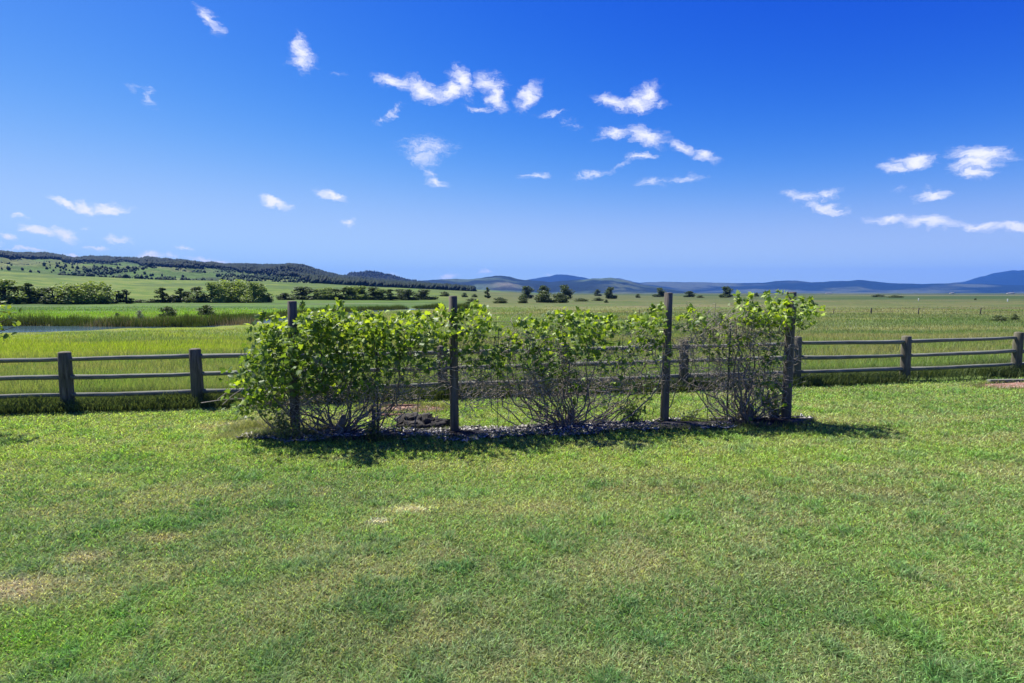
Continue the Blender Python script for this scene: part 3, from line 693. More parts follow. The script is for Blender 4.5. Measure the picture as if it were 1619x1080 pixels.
for (x0, y0, x1, y1) in ((700, 672, 690, 688), (640, 678, 660, 668), (702, 680, 712, 688), (650, 684, 680, 672)):
    mb = MB(); V, Q = pole([rel(x0, y0, 7.8), rel((x0 + x1) / 2, (y0 + y1) / 2 - 3, 7.76), rel(x1, y1, 7.75)], [.014, .016, .012], 7, .3, x0); mb.add(V, Q); mb.build('root', M_HEAP, st)

# reddish earth patches and bed timbers
for (px, py, rx, ry) in DIRT:
    d = ray(px, py); s = CAMZ / -d[2] * (.95 if px > 1500 else 1.0); cx, cy = d[0] * s, d[1] * s
    V = [(cx, cy, float(ground_z(cx, cy)) + .012)]; m = 40; 
    for rg in (.35, .7, 1.0):
        for a in range(m):
            t = a * 2 * PI / m; q = rg * (1 + .25 * (float(vn(np.array(math.cos(t) * 2 + px), np.array(math.sin(t) * 2), 9)) - .5))
            x, y = cx + rx * 1.0 * q * math.cos(t), cy + ry * q * math.sin(t); V.append((x, y, float(ground_z(x, y)) + (.012 if rg < 1 else -.01) + .008 * random.random()))
    Fq = []
    T = [(0, 1 + a, 1 + (a + 1) % m) for a in range(m)]
    for k in (0, 1): T += [t for a in range(m) for t in ((1 + k * m + a, 1 + (k + 1) * m + a, 1 + (k + 1) * m + (a + 1) % m), (1 + k * m + a, 1 + (k + 1) * m + (a + 1) % m, 1 + k * m + (a + 1) % m))]
    V = np.array(V); c = mix((.19, .095, .065), (.32, .21, .155), fbm(V[:, 0] * 6, V[:, 1] * 6, 15, 2))
    tag(mesh_np('ground', V, T, M_REDDIRT, None, c, True), kind='structure')
SP, SC = [], []
for (px, py, rx, ry) in DIRT:
    d = ray(px, py); s = CAMZ / -d[2] * (.95 if px > 1500 else 1.0); cx, cy = d[0] * s, d[1] * s
    n = 420; a = RNG.random(n) * 2 * PI; q = RNG.random(n) ** .5 * 1.08; X = cx + rx * q * np.cos(a); Y = cy + ry * q * np.sin(a)
    SP.append(np.stack([X, Y, ground_z(X, Y) + .012], 1)); SC.append(mix((.16, .10, .08), (.48, .40, .34), RNG.random(n) ** 1.6))
SP = np.concatenate(SP); SC = np.concatenate(SC); n = len(SP); q = .006 + .016 * RNG.random(n) ** 2
O = np.array([(1, 0, 0), (0, 1, 0), (-1, 0, 0), (0, -1, 0), (0, 0, .8), (0, 0, -.8)], float)[None] * (.7 + .6 * RNG.random((n, 6, 1)))
V = (SP[:, None] + O * q[:, None, None]).reshape(-1, 3); f = np.array([(0, 1, 4), (1, 2, 4), (2, 3, 4), (3, 0, 4), (1, 0, 5), (2, 1, 5), (3, 2, 5), (0, 3, 5)])
tag(mesh_np('gravel', V, (np.arange(n)[:, None, None] * 6 + f[None]).reshape(-1, 3), M_CHIP, None, np.repeat(SC, 6, 0)), 'loose pale stones on the red earth', 'gravel', kind='stuff')
def timber(px0, py0, px1, py1, label, h=.05, mat=None, gr='timbers edging the red earth', zoff=0):
    d0 = ray(px0, py0); d1 = ray(px1, py1); zz = .0 if px0 < 1000 else .16
    s0 = (CAMZ - zz) / -d0[2]; s1 = (CAMZ - zz) / -d1[2]; a = np.array((d0[0] * s0, d0[1] * s0)); b = np.array((d1[0] * s1, d1[1] * s1)); c_ = (a + b) / 2
    L = np.linalg.norm(b - a); gz = float(ground_z(c_[0], c_[1]))
    mb = MB(); V, Q = box_vf((0, 0, 0), (L, .09, h)); V[:, 2] += .004 * np.sin(V[:, 0] * 9); mb.add(V, Q)
    o = mb.build('garden_timber', mat or M_TIMBER, None, None, False); o.location = (c_[0], c_[1], gz + h / 2 - .01 + zoff); o.rotation_euler = (0, 0, math.atan2(b[1] - a[1], b[0] - a[0]))
    bv = o.modifiers.new('Bevel', 'BEVEL'); bv.width = .008; bv.segments = 2
    return tag(o, label, 'timber', gr)
timber(588, 643, 666, 642, 'red brown timber at the back of the small earth bed behind the stump')
timber(596, 657, 652, 657, 'red brown timber at the front of the small earth bed behind the stump')
timber(1563, 604, 1700, 603, 'long grey timber along the back edge of the red earth near the right fence posts', .06, M_RAIL)

# ------------------------------------------------------------------ rail fence
fe = tag(empty('rail_fence', (0, 0, 0)), 'weathered three rail wooden fence between the lawn and the meadow', 'fence')
FP = [(-330, 672, 565), (-105, 655, 560), (106, 645, 555), (312, 640, 550), (508, 634, 548), (700, 626, 545), (893, 619, 541), (1080, 613, 536), (1258, 606, 531), (1430, 603, 530), (1606, 597, 524), (1790, 592, 518), (1990, 588, 513)]
FPW = []
for i, (bx, by, ty) in enumerate(FP):
    Y = 1 / (.1064 - .0224 * (bx - 105) / 1501); X = x_at(bx, Y, .2); gz = float(ground_z(X, Y))
    Z = at_y(bx, ty, Y)[2]; hgt = min(Z - gz, 1.05); r_ = .098 if bx < 700 else .09
    lean = random.uniform(-.015, .015)
    mb = MB(); V, Q = pole([(X - lean, Y, gz - .1), (X - lean * .5, Y, gz + .3), (X, Y, gz + .65), (X + lean, Y, gz + hgt - .03)], [r_ * 1.08, r_ * 1.03, r_, r_ * .96], 16, .07, 60 + i, .28)
    mb.add(V, Q); mb.build('post', M_FPOST, fe); FPW.append((X, Y, gz, hgt))
for i in range(len(FPW) - 1):
    (x0, y0, g0, h0), (x1, y1, g1, h1) = FPW[i], FPW[i + 1]
    u = np.array((x1 - x0, y1 - y0)); u /= np.linalg.norm(u)
    for q, fz in enumerate((.255, .555, .855)):
        za = g0 + h0 * fz + random.uniform(-.01, .01); zb_ = g1 + h1 * fz + random.uniform(-.01, .01)
        a = np.array((x0 + u[0] * .07, y0 + u[1] * .07 , za)); b = np.array((x1 - u[0] * .07, y1 - u[1] * .07, zb_))
        bow_ = random.uniform(-.014, .004)
        P = [a + (b - a) * t + np.array((0, 0, bow_ * 4 * t * (1 - t) + .003 * math.sin(9 * t + i + q))) for t in np.linspace(0, 1, 7)]
        c_ = (a + b) / 2
        ro = MB(); V, Q = pole(P, np.linspace(.044, .033, 7) * (.94 + .12 * random.random()) if (i + q) % 2 else np.linspace(.034, .043, 7) * (.94 + .12 * random.random()), 12, .16, i * 7 + q, .2)
        ang = math.atan2(u[1], u[0]); V = V - c_; ca, sa = math.cos(-ang), math.sin(-ang); V = np.stack([V[:, 0] * ca - V[:, 1] * sa, V[:, 0] * sa + V[:, 1] * ca, V[:, 2]], 1)
        ro.add(V, Q); o = ro.build('rail', M_RAIL, fe); o.location = c_; o.rotation_euler = (0, 0, ang)

# distant wire fence
wf = tag(empty('wire_fence', (0, 0, 0)), 'low wire fence on thin dark posts far out in the right meadow', 'fence')
wp = []
for px, ty, h_, r_ in ((1011, 489, 1.1, .06), (1120, 489, 1.0, .05), (1225, 489, 1.0, .05), (1318, 488, 1.1, .06), (1377, 487, 1.2, .13), (1452, 487, 1.25, .09), (1550, 487, 1.2, .10), (1650, 487, 1.2, .09), (1760, 487, 1.2, .09)):
    Y = 92.; X = x_at(px, Y, -1.4); gz = float(ground_z(X, Y)); top = min(at_y(px, ty, Y)[2], gz + 1.5); wp.append((X, Y, gz, top))
    mb = MB(); V, Q = pole([(X, Y, gz - .2), (X, Y, (gz + top) / 2), (X + .03, Y, top)], r_, 8, .1, int(px)); mb.add(V, Q); mb.build('post', M_FPOST, wf)
for f_ in (.45, .9):
    mb = MB(); V, Q = tube_vf([(x, y - .08, g_ + (t_ - g_) * f_) for x, y, g_, t_ in wp], .012, 4); mb.add(V, Q); mb.build('wire', M_WIRE, wf)

# ------------------------------------------------------------------ trees
def tree_proto(seed, H, W, nlobe, nleaf, ls, c0, c1, trunk=.25, low=.08):
    r = random.Random(seed); t = empty('proto', (0, 0, 0))
    lob = []
    for k in range(nlobe):
        q = r.random(); z = H * (low + (1 - low - .12) * ((k + .5) / nlobe) ** 1.25); wz = math.sin(PI * min(.97, max(.1, (z / H) * .62 + .30))) ** .7
        a = r.uniform(0, 2 * PI); d = W / 2 * wz * r.uniform(.15, .72)
        lob.append((d * math.cos(a), d * math.sin(a), z, W * r.uniform(.15, .26) * (.7 + .3 * wz)))
    lob.append((r.uniform(-.1, .1) * W, 0, H * .86, W * .16))
    for k in range(5):
        a = k * 1.26 + seed; lob.append((W * .27 * math.cos(a), W * .27 * math.sin(a), H * .15, W * .17))
    P = []
    while len(P) < nleaf:
        x, y, z, R = r.choice(lob); v = np.array([r.gauss(0, 1) for _ in range(3)]); v /= np.linalg.norm(v)
        v = v * R * (r.random() ** .4); p_ = (x + v[0], y + v[1], max(.15, z + v[2] * .85)); P.append(p_)
    P = np.array(P); n = len(P); cl = vn(P[:, 0] * 1.1 / (W / 6), P[:, 2] * 1.1 / (W / 6), seed)
    c = mix(c0, c1, np.clip(cl * .7 + .45 * RNG.random(n), 0, 1))
    V, Fa, C = leaf_cloud(P, ls * (.7 + .6 * RNG.random(n)), (0, -.1, .5), c, 'oval')
    mesh_np('crown', V, Fa, M_CROWN, t, C)
    mb = MB(); V, Q = tube_vf([(0, 0, -.3), (.05 * W * .2, 0, H * .3), (.02 * W, .02 * W, H * .6), (0, 0, H * .85)], [trunk, trunk * .8, trunk * .5, trunk * .1], 8, .1, seed); mb.add(V, Q)
    for x, y, z, R in lob[::2]:
        V, Q = tube_vf([(0, 0, z * .45), (x * .5, y * .5, z * .75), (x, y, z)], [trunk * .5, trunk * .3, trunk * .1], 5); mb.add(V, Q)
    mb.build('trunk', M_BARK, t)
    return t
G1, G2 = (.08, .13, .035), (.28, .37, .10)
protos = {
 'round': tree_proto(1, 7.5, 7.5, 13, 2600, .42, G1, G2), 'broad': tree_proto(2, 7.5, 10, 18, 3200, .45, (.085, .14, .035), (.32, .41, .10)),
 'column': tree_proto(3, 8.0, 3.8, 10, 1600, .38, G1, (.085, .13, .04)), 'open': tree_proto(4, 7.5, 6.0, 8, 1500, .42, (.045, .07, .025), (.12, .17, .05)),
 'dark': tree_proto(5, 7.0, 7.0, 12, 2400, .42, (.03, .055, .025), (.10, .145, .055)), 'bush': tree_proto(6, 2.6, 4.2, 9, 1300, .28, (.05, .08, .035), (.13, .17, .07), .08, .12),
 'greybush': tree_proto(8, 2.4, 2.8, 7, 800, .25, (.16, .20, .13), (.34, .38, .28), .06, .12)}
used = {}
def place(kind, px, by, ty, wpx, label, name='tree', cat='tree', group=None, D=None):
    src = protos[kind]
    H = {'round': 7.5, 'broad': 7.5, 'column': 8.0, 'open': 7.5, 'dark': 7.0, 'bush': 2.6, 'greybush': 2.4}[kind]; W = {'round': 7.5, 'broad': 10, 'column': 3.8, 'open': 6, 'dark': 7, 'bush': 4.2, 'greybush': 2.8}[kind]
    if D is None:
        D = 60.
        for _ in range(60):
            a = math.atan((px - CX) / F * math.cos(TH)); X, Y = D * math.sin(a), D * math.cos(a); z = float(ground_z(X, Y)); pyy = proj(X, Y, z)[1]
            if pyy <= by: break
            D *= 1.04
    a = math.atan((px - CX) / F * math.cos(TH)); X, Y = D * math.sin(a), D * math.cos(a); z = float(ground_z(X, Y))
    sc_ = Y / F; h = (by - ty) * sc_; w = wpx * sc_ * (2.0 if group == G2_ else 1.7 if group in (GL, GM) else 1.1)
    if kind not in used: o = src; used[kind] = 1; kids = list(src.children)
    else:
        o = src.copy(); COL.objects.link(o); o.animation_data_clear() if False else None
        for ch in list(src.children):
            c = ch.copy(); COL.objects.link(c); c.parent = o
    o.name = name; o.location = (X, Y, z - .05 * h / 7); o.rotation_euler = (0, 0, random.uniform(0, 6.28)); o.scale = (w / W, w / W, h / H)
    for key in ('group',):
        if key in o: del o[key]
    return tag(o, label, cat, group)
GL = 'trees in the creek row left of the gap'; GM = 'trees of the wooded clump behind the two marsh bushes'; G2_ = 'trees of the long distant row behind the left trellis bay'; GC = 'scattered trees on the plain behind the middle of the trellis'
L1 = [('round', -60, 447, 50), ('round', 5, 442, 50), ('open', 30, 452, 28), ('column', 46, 446, 18), ('round', 66, 455, 30), ('open', 84, 453, 26), ('bush', 90, 467, 22), ('broad', 118, 449, 46), ('broad', 142, 446, 44), ('bush', 157, 466, 22), ('open', 173, 456, 22), ('column', 183, 459, 14), ('column', 200, 457, 16)]
names1 = ['leafy tree mostly cut off at the left end of the creek row', 'tall tree behind the near branch at the left end of the creek row', 'loose slim tree next to the narrow dark one, left side', 'narrow dark pointed tree rising above the creek row', 'rounded tree just right of the narrow dark pointed one', 'loose yellow green tree left of the pale bush in the creek row', 'pale grey green bush at the foot of the creek row', 'broad tree, left half of the widest crown in the creek row', 'broad tree, right half of the widest crown in the creek row', 'low bush under the right side of the widest crown', 'thin forked tree right of the widest crown in the creek row', 'slim leaning tree between the forked tree and the lone narrow one', 'lone narrow tree ending the creek row beside the open gap']
for (k, px, ty, w_), lb in zip(L1, names1): place(k, px, 481, ty, w_, lb, 'bush' if k == 'bush' else 'tree', 'bush' if k == 'bush' else 'tree', GL)
M1 = [('bush', 222, 474, 16), ('bush', 241, 473, 14), ('column', 257, 453, 17), ('bush', 272, 467, 20), ('column', 285, 454, 15), ('open', 297, 460, 18), ('open', 311, 452, 24), ('bush', 325, 468, 18), ('round', 335, 446, 28), ('broad', 355, 444, 36), ('broad', 378, 444, 38), ('round', 402, 446, 30), ('bush', 416, 466, 20)]
names2 = ['small bush in the grass gap, the one nearer the lone narrow tree', 'small bush in the grass gap, the one nearer the wooded clump', 'upright dark tree standing first in the wooded clump', 'low bush between the two upright trees of the clump', 'second upright tree of the wooded clump, slimmer and darker', 'short loose tree beside the second upright one', 'mid height open tree left of the tall part of the clump', 'low rounded bush in front of the tall part of the clump', 'first tall rounded crown of the wooded clump', 'second tall crown of the clump, broad and bright', 'third tall crown of the clump, broadest of all', 'last tall crown at the right end of the clump', 'low bush trailing off the right end of the clump']
for (k, px, ty, w_), lb in zip(M1, names2): place(k, px, 479, ty, w_, lb, 'bush' if k == 'bush' else 'tree', 'bush' if k == 'bush' else 'tree', GM)
R2 = [('dark', 451, 463, 16), ('dark', 478, 454, 27), ('round', 502, 457, 20), ('round', 516, 455, 20), ('open', 530, 456, 18), ('column', 543, 453, 14), ('round', 555, 453, 20), ('round', 573, 452, 22), ('dark', 590, 454, 18), ('round', 604, 457, 18), ('column', 618, 456, 14), ('dark', 631, 458, 18), ('dark', 646, 457, 18), ('dark', 672, 458, 22)]
o2 = ['small dark tree peeping out left of the first trellis post', 'big round dark tree just right of the first trellis post top'] + ['%s tree in the row above the left vine, counted from the dark round one' % w_ for w_ in ('first', 'second', 'third', 'fourth', 'fifth', 'sixth', 'seventh', 'eighth', 'ninth', 'tenth', 'eleventh')] + ['rounded dark tree standing apart past the end of the row above the left vine']
for (k, px, ty, w_), lb in zip(R2, o2): place(k, px, 474.5, ty, w_, lb, 'tree', 'tree', G2_)
C1 = [('bush', 702, 462, 18, 469, 'low bush just left of the second trellis post'), ('bush', 735, 463, 12, 470, 'low bush just right of the second trellis post'), ('bush', 750, 465, 12, 470, 'tiny bush between the second post and the dark upright tree'), ('column', 771, 453, 11, 472, 'single dark upright tree right of the second trellis post'),
 ('bush', 745, 472, 26, 480, 'flat bush on the plain right of the second post'), ('bush', 790, 471, 26, 480, 'flat bush under the single dark upright tree'), ('dark', 832, 452, 26, 472, 'round dark tree, first of the three large ones below the blue peak'), ('dark', 859, 451, 24, 472, 'round dark tree, middle of the three large ones below the blue peak'), ('dark', 891, 450, 30, 473, 'widest dark tree, last of the three large ones below the blue peak'),
 ('bush', 826, 470, 18, 480, 'bush in front of the first large dark tree'), ('bush', 862, 461, 34, 479, 'tall pale bush in front of the middle large dark tree'), ('bush', 885, 464, 30, 479, 'pale bush in front of the widest dark tree'), ('bush', 918, 472, 26, 477, 'low hedge like bush right of the widest dark tree'), ('bush', 945, 471, 22, 476, 'low hedge like bush left of the dark round tree'),
 ('dark', 945, 456, 13, 467, 'small distant tree left of the dark round tree on the plain'), ('dark', 966, 454, 21, 473, 'dark round tree standing clear of the others right of the large three'), ('bush', 959, 474, 8, 479, 'tiny dark bush in front of the clear standing round tree'), ('bush', 1009, 465, 9, 471, 'tiny dark bush midway between the clear round tree and the third post'),
 ('dark', 1042, 455, 20, 470, 'dark tree half hidden by the third trellis post'), ('dark', 1090, 460, 20, 470, 'low dark tree just right of the third trellis post'), ('bush', 1108, 467, 14, 471, 'small bush beside the low dark tree right of the third post'), ('dark', 1147, 453, 24, 471, 'rounded dark tree alone between the third and fourth posts'), ('bush', 1196, 463, 9, 469, 'tiny bush just left of the fourth trellis post'),
 ('bush', 1390, 466, 22, 470, 'dark low bush, left one of two on the right plain'), ('bush', 1416, 467, 26, 470.5, 'dark low bush, right one of two on the right plain'), ('bush', 1543, 472, 4, 475, 'tiny black bush alone on the right plain below the mountain')]
for k, px, ty, w_, by, lb in C1: place(k, px, by, ty, w_, lb, 'bush' if k == 'bush' else 'tree', 'bush' if k == 'bush' else 'tree', GC)
place('bush', 262, 502.5, 486, 30, 'dark round bush at the edge of the reeds, left of two', 'bush', 'bush', 'bushes in the marsh')
place('bush', 325, 500, 484, 30, 'dark round bush at the edge of the reeds, right of two', 'bush', 'bush', 'bushes in the marsh')
place('greybush', 218, 507, 492, 16, 'pale silvery bush beside the reeds', 'bush', 'bush', 'bushes in the marsh')
place('bush', 183, 503, 497, 8, 'tiny dark bush in the bright marsh grass', 'bush', 'bush', 'bushes in the marsh')
place('bush', 1582, 509, 500, 26, 'leafy green weed clump in the right meadow, low one', 'bush', 'bush', 'weed clumps in the right meadow')
place('bush', 1608, 507, 497, 12, 'leafy green weed clump in the right meadow, upright one', 'bush', 'bush', 'weed clumps in the right meadow')
for k, o in protos.items():
    if k not in used:
        for c in list(o.children): bpy.data.objects.remove(c)
        bpy.data.objects.remove(o)

# near young tree whose branch reaches in from the left
TXc, TYc = -8.6, 8.0; gz = float(ground_z(TXc, TYc))
nt_ = tag(empty('young_tree', (0, 0, 0)), 'light green leafy tree branch reaching in over the lawn at the left edge', 'tree')
mb = MB(); V, Q = tube_vf([(TXc, TYc, gz - .1), (TXc + .04, TYc, gz + .8), (TXc + .02, TYc, gz + 1.6), (TXc - .05, TYc, gz + 2.6)], [.07, .055, .04, .015], 9, .1, 3); mb.add(V, Q); mb.build('trunk', M_BARK, nt_)
mb = MB(); PL = []
rnd = random.Random(5)
for k, (ex, ey, ez, nl) in enumerate(((-7.0, 7.9, 1.78, 60), (-6.98, 7.95, 1.55, 50), (-6.95, 7.85, 1.32, 55), (-7.0, 8.0, 1.42, 30), (-7.4, 7.6, 2.0, 50), (-7.3, 8.4, 1.6, 50), (-9.3, 8.0, 2.0, 90), (-9.0, 7.4, 1.7, 80), (-8.4, 8.6, 2.3, 80), (-8.0, 7.8, 2.3, 80))):
    P = curve((TXc, TYc, gz + .7 + .1 * k), (ex, ey, ez), (0, 0, .12), 9, .05, k); V, Q = tube_vf(P, np.linspace(.018, .004, 9), 5); mb.add(V, Q)
    for _ in range(nl):
        t = rnd.uniform(.35, 1.03); p_ = P[min(8, int(t * 8))]; PL.append(p_ + np.array([rnd.gauss(0, .075), rnd.gauss(0, .09), rnd.gauss(0, .06)]))
mb.build('branch', M_BARK, nt_)
PL = np.array(PL); n = len(PL); c = mix((.08, .15, .03), (.24, .33, .07), RNG.random(n))
V, Fa, C = leaf_cloud(PL, .05 + .04 * RNG.random(n), (0, -.2, .6), c, 'oval'); mesh_np('foliage', V, Fa, M_LEAF, nt_, C)

# weeds at the feet of the trellis posts
def weed(px, py, hpx, wpx, n, label, c0, c1, leaf=.03):
    d = ray(px, py); s = (CAMZ - .03) / -d[2]; X, Y = d[0] * s, d[1] * s; gz = float(ground_z(X, Y)); q = Y / F; H = hpx * q; W = wpx * q / 2
    t = tag(empty('weed', (X, Y, gz)), label, 'weed', 'weeds at the foot of the trellis')
    mb = MB(); PL = []
    for k in range(max(6, n // 25)):
        a = rnd.uniform(0, 6.28); e = np.array((math.cos(a) * W * rnd.uniform(.2, 1), math.sin(a) * W * .6 * rnd.random(), H * rnd.uniform(.5, 1)))
        P = curve((rnd.uniform(-.3, .3) * W, 0, -.02), e, (0, 0, .1 * H), 6, .01, k); V, Q = tube_vf(P, np.linspace(.004, .0015, 6), 4); mb.add(V, Q)
        for _ in range(n // max(6, n // 25)): PL.append(P[rnd.randint(1, 5)] + np.array([rnd.gauss(0, .03) for _ in range(3)]))
    mb.build('stem', M_CANE, t); PL = np.array(PL); PL[:, 2] = np.maximum(PL[:, 2], .02); m_ = len(PL)
    V, Fa, C = leaf_cloud(PL, leaf * (.6 + .8 * RNG.random(m_)), (0, -.2, .5), mix(c0, c1, RNG.random(m_)), 'oval'); mesh_np('foliage', V, Fa, M_LEAF, t, C)
weed(1222, 664, 36, 52, 620, 'grey green bushy weed at the foot of the right end post', (.06, .09, .05), (.15, .20, .12))
weed(1000, 670, 40, 70, 420, 'loose leafy weed beside the third trellis post', (.06, .11, .035), (.16, .24, .08))
weed(452, 694, 44, 52, 420, 'grassy weed clump at the foot of the left end post', (.10, .14, .05), (.28, .32, .14))
weed(592, 694, 30, 30, 240, 'small dark weed beside the short wooden stake', (.04, .06, .025), (.12, .16, .06))
weed(1090, 668, 20, 40, 160, 'low green weed between the two right posts', (.06, .10, .04), (.14, .20, .07))
# pale long grass at the left of the bed and round the post feet
n = 6500; X = -3.9 + 1.5 * RNG.random(n) ** 1.2; Y = 7.25 + .9 * RNG.random(n)
c = mix((.16, .22, .06), (.40, .40, .22), RNG.random(n)); P = np.stack([X, Y, ground_z(X, Y)], 1)
A = blades(P, .06 + .15 * RNG.random(n) * sst(.4, .6, fbm(X * 4, Y * 4, 901, 2)), .005, .5 + .6 * RNG.random(n), c * .8, c, 2)
n = 5000; X = RNG.random(n) * 7.8 - 3.5; sgn = np.where(RNG.random(n) < .6, -1, 1); Y = bed_y(X) + sgn * (np.maximum(bed_w(X), .05) + RNG.normal(size=n) * .05)
c = mix((.10, .17, .04), (.22, .28, .08), RNG.random(n)); P = np.stack([X, Y, ground_z(X, Y)], 1)
B = blades(P, .04 + .08 * RNG.random(n), .006, .4 + .5 * RNG.random(n), c * .8, c, 2)
EX = [A, B]
for (px, py, rx, ry) in DIRT:
    d = ray(px, py); s = CAMZ / -d[2] * (.95 if px > 1500 else 1.0); cx, cy = d[0] * s, d[1] * s
    n = 1300; a = RNG.random(n) * 2 * PI; q = 1.0 + RNG.normal(size=n) * .13; X = cx + rx * q * np.cos(a); Y = cy + ry * q * np.sin(a)
    c = mix((.12, .20, .05), (.30, .31, .13), RNG.random(n)); EX.append(blades(np.stack([X, Y, ground_z(X, Y)], 1), .03 + .06 * RNG.random(n), .008, .4 + .5 * RNG.random(n), c * .8, c, 2))
V, Fa, C = join(EX); tag(mesh_np('edge_grass', V, Fa, M_LAWN, None, C), 'longer pale grass left uncut around the mulch', 'grass', kind='stuff')
# bare sticks left of the vine
for k, (x0, y0, x1, y1) in enumerate(((318, 637, 392, 630), (352, 640, 384, 614), (344, 632, 374, 612))):
    Y = 8.9 - .3 * k; P = [px_pt(x0, y0, Y), px_pt((x0 + x1) / 2, (y0 + y1) / 2 - 2, Y - .05), px_pt(x1, y1, Y - .1)]
    mb = MB(); V, Q = pole(P, [.008, .007, .004], 6, .2, k); mb.add(V, Q); o = mb.build('dead_stick', M_TWIG)
    tag(o, ('long bare stick lying low beside the left vine', 'steep bare stick leaning toward the left vine', 'short bare stick leaning behind the steep one')[k], 'stick', 'dead sticks by the left vine')

# far farm buildings and white markers
def barn(px, D, L, Wd, H, label):
    a = math.atan((px - CX) / F * math.cos(TH)); X, Y = D * math.sin(a), D * math.cos(a); z = float(ground_z(X, Y))
    b = tag(empty('barn', (X, Y, z)), label, 'barn', 'farm buildings far across the plain')
    mb = MB(); mb.add(*box_vf((0, 0, H / 2 - .5), (L, Wd, H + 1))); mb.build('wall', M_BARN, b, None, False)
    h = H; r_ = H * .45; V = [(-L / 2 - .4, -Wd / 2 - .4, h), (L / 2 + .4, -Wd / 2 - .4, h), (L / 2 + .4, 0, h + r_), (-L / 2 - .4, 0, h + r_), (-L / 2 - .4, Wd / 2 + .4, h), (L / 2 + .4, Wd / 2 + .4, h)]
    mb = MB(); mb.add(V, [(0, 1, 2, 3), (3, 2, 5, 4), (0, 3, 4, 0)[:4] if False else (0, 4, 5, 1)]); mb.build('roof', M_BARN, b, None, False)
barn(1310, 3000, 26, 10, 2.5, 'long pale barn at the foot of the blue hills right of the fourth post')
barn(1505, 2800, 14, 8, 3, 'small pale barn at the foot of the mountain, one nearer the trellis')
barn(1598, 2900, 24, 10, 3, 'pale barn below the mountain near the right frame edge')
for px, D, lb in ((1594, 300, 'white marker post standing on the far plain below the mountain'), (1453, 300, 'white marker post standing on the far plain, one nearer the trellis')):
    a = math.atan((px - CX) / F * math.cos(TH)); X, Y = D * math.sin(a), D * math.cos(a); z = float(ground_z(X, Y))
    mk = tag(empty('marker_post', (X, Y, z)), lb, 'marker post', 'white markers on the plain')
    mb = MB(); mb.add(*pole([(0, 0, -.2), (0, 0, .5), (0, 0, .9)], .16, 10, .02, 1)); mb.build('pole', M_WHITE, mk)
    mb = MB(); mb.add(*pole([(0, 0, .96), (0, 0, 1.02)], .21, 10, .02, 1)); mb.build('cap', M_WHITE, mk)

# ------------------------------------------------------------------ air
m, nt, out = new_mat('air'); pv = nt.nodes.new('ShaderNodeVolumePrincipled')
pv.inputs['Color'].default_value = (.09, .31, 1.0, 1); pv.inputs['Density'].default_value = 4.6e-5; pv.inputs['Anisotropy'].default_value = 0.0
nt.links.new(pv.outputs[0], out.inputs['Volume'])
mb = MB(); mb.add(*box_vf((0, 0, 350), (36000, 36000, 760))); o = mb.build('haze', m, None, None, False); o.location = (0, 0, 0); tag(o, 'thin blue air over the whole plain', 'haze', kind='stuff')

# ------------------------------------------------------------------ sun and sky
sd = np.array((-.50, .44, 1.0)); sd /= np.linalg.norm(sd)
el = math.asin(sd[2]); azs = math.atan2(sd[0], sd[1])
ld = bpy.data.lights.new('sun', 'SUN'); ld.energy = 4.6; ld.angle = math.radians(.53); ld.color = (1, .95, .86)
lo = bpy.data.objects.new('sun', ld); COL.objects.link(lo)
from mathutils import Vector
lo.rotation_euler = Vector(sd.tolist()).to_track_quat('Z', 'Y').to_euler(); lo.location = (-20, 20, 40)
W = bpy.data.worlds.new('World'); sc.world = W; W.use_nodes = True; nt = W.node_tree; nt.nodes.clear(); N = nt.nodes; L = nt.links
out = N.new('ShaderNodeOutputWorld'); bg = N.new('ShaderNodeBackground'); bg.inputs['Strength'].default_value = .11
sky = N.new('ShaderNodeTexSky'); sky.sky_type = 'NISHITA'; sky.sun_disc = False; sky.sun_elevation = el; sky.sun_rotation = azs
sky.altitude = 1200; sky.air_density = 1.0; sky.dust_density = .6; sky.ozone_density = 2.5
hs = N.new('ShaderNodeHueSaturation'); hs.inputs['Saturation'].default_value = 1.25; hs.inputs['Value'].default_value = .242; L.new(sky.outputs[0], hs.inputs['Color'])
tn = N.new('ShaderNodeMix'); tn.data_type = 'RGBA'; tn.blend_type = 'MULTIPLY'; tn.inputs[0].default_value = 1; tn.inputs[7].default_value = (1, 1, 1, 1); 
sp = N.new('ShaderNodeSeparateColor'); L.new(hs.outputs[0], sp.inputs[0]); cc_ = N.new('ShaderNodeCombineColor')
for ch, (p_, a_, k_) in enumerate(((3.4, .52, .55), (2.7, .94, .90), (1.6, .80, 1.22))):
    pw_ = N.new('ShaderNodeMath'); pw_.operation = 'POWER'; L.new(sp.outputs[ch], pw_.inputs[0]); pw_.inputs[1].default_value = p_
    ad_ = N.new('ShaderNodeMath'); ad_.operation = 'ADD'; L.new(pw_.outputs[0], ad_.inputs[0]); ad_.inputs[1].default_value = a_ ** p_
    dv_ = N.new('ShaderNodeMath'); dv_.operation = 'DIVIDE'; L.new(pw_.outputs[0], dv_.inputs[0]); L.new(ad_.outputs[0], dv_.inputs[1])
    ml_ = N.new('ShaderNodeMath'); ml_.operation = 'MULTIPLY'; L.new(dv_.outputs[0], ml_.inputs[0]); ml_.inputs[1].default_value = k_ / .242; L.new(ml_.outputs[0], cc_.inputs[ch])
L.new(cc_.outputs[0], tn.inputs[6])
TINT = tn
tc = N.new('ShaderNodeTexCoord'); sx = N.new('ShaderNodeSeparateXYZ'); L.new(tc.outputs['Generated'], sx.inputs[0])
at2 = N.new('ShaderNodeMath'); at2.operation = 'ARCTAN2'; L.new(sx.outputs[0], at2.inputs[0]); L.new(sx.outputs[1], at2.inputs[1])
asn = N.new('ShaderNodeMath'); asn.operation = 'ARCSINE'; L.new(sx.outputs[2], asn.inputs[0])
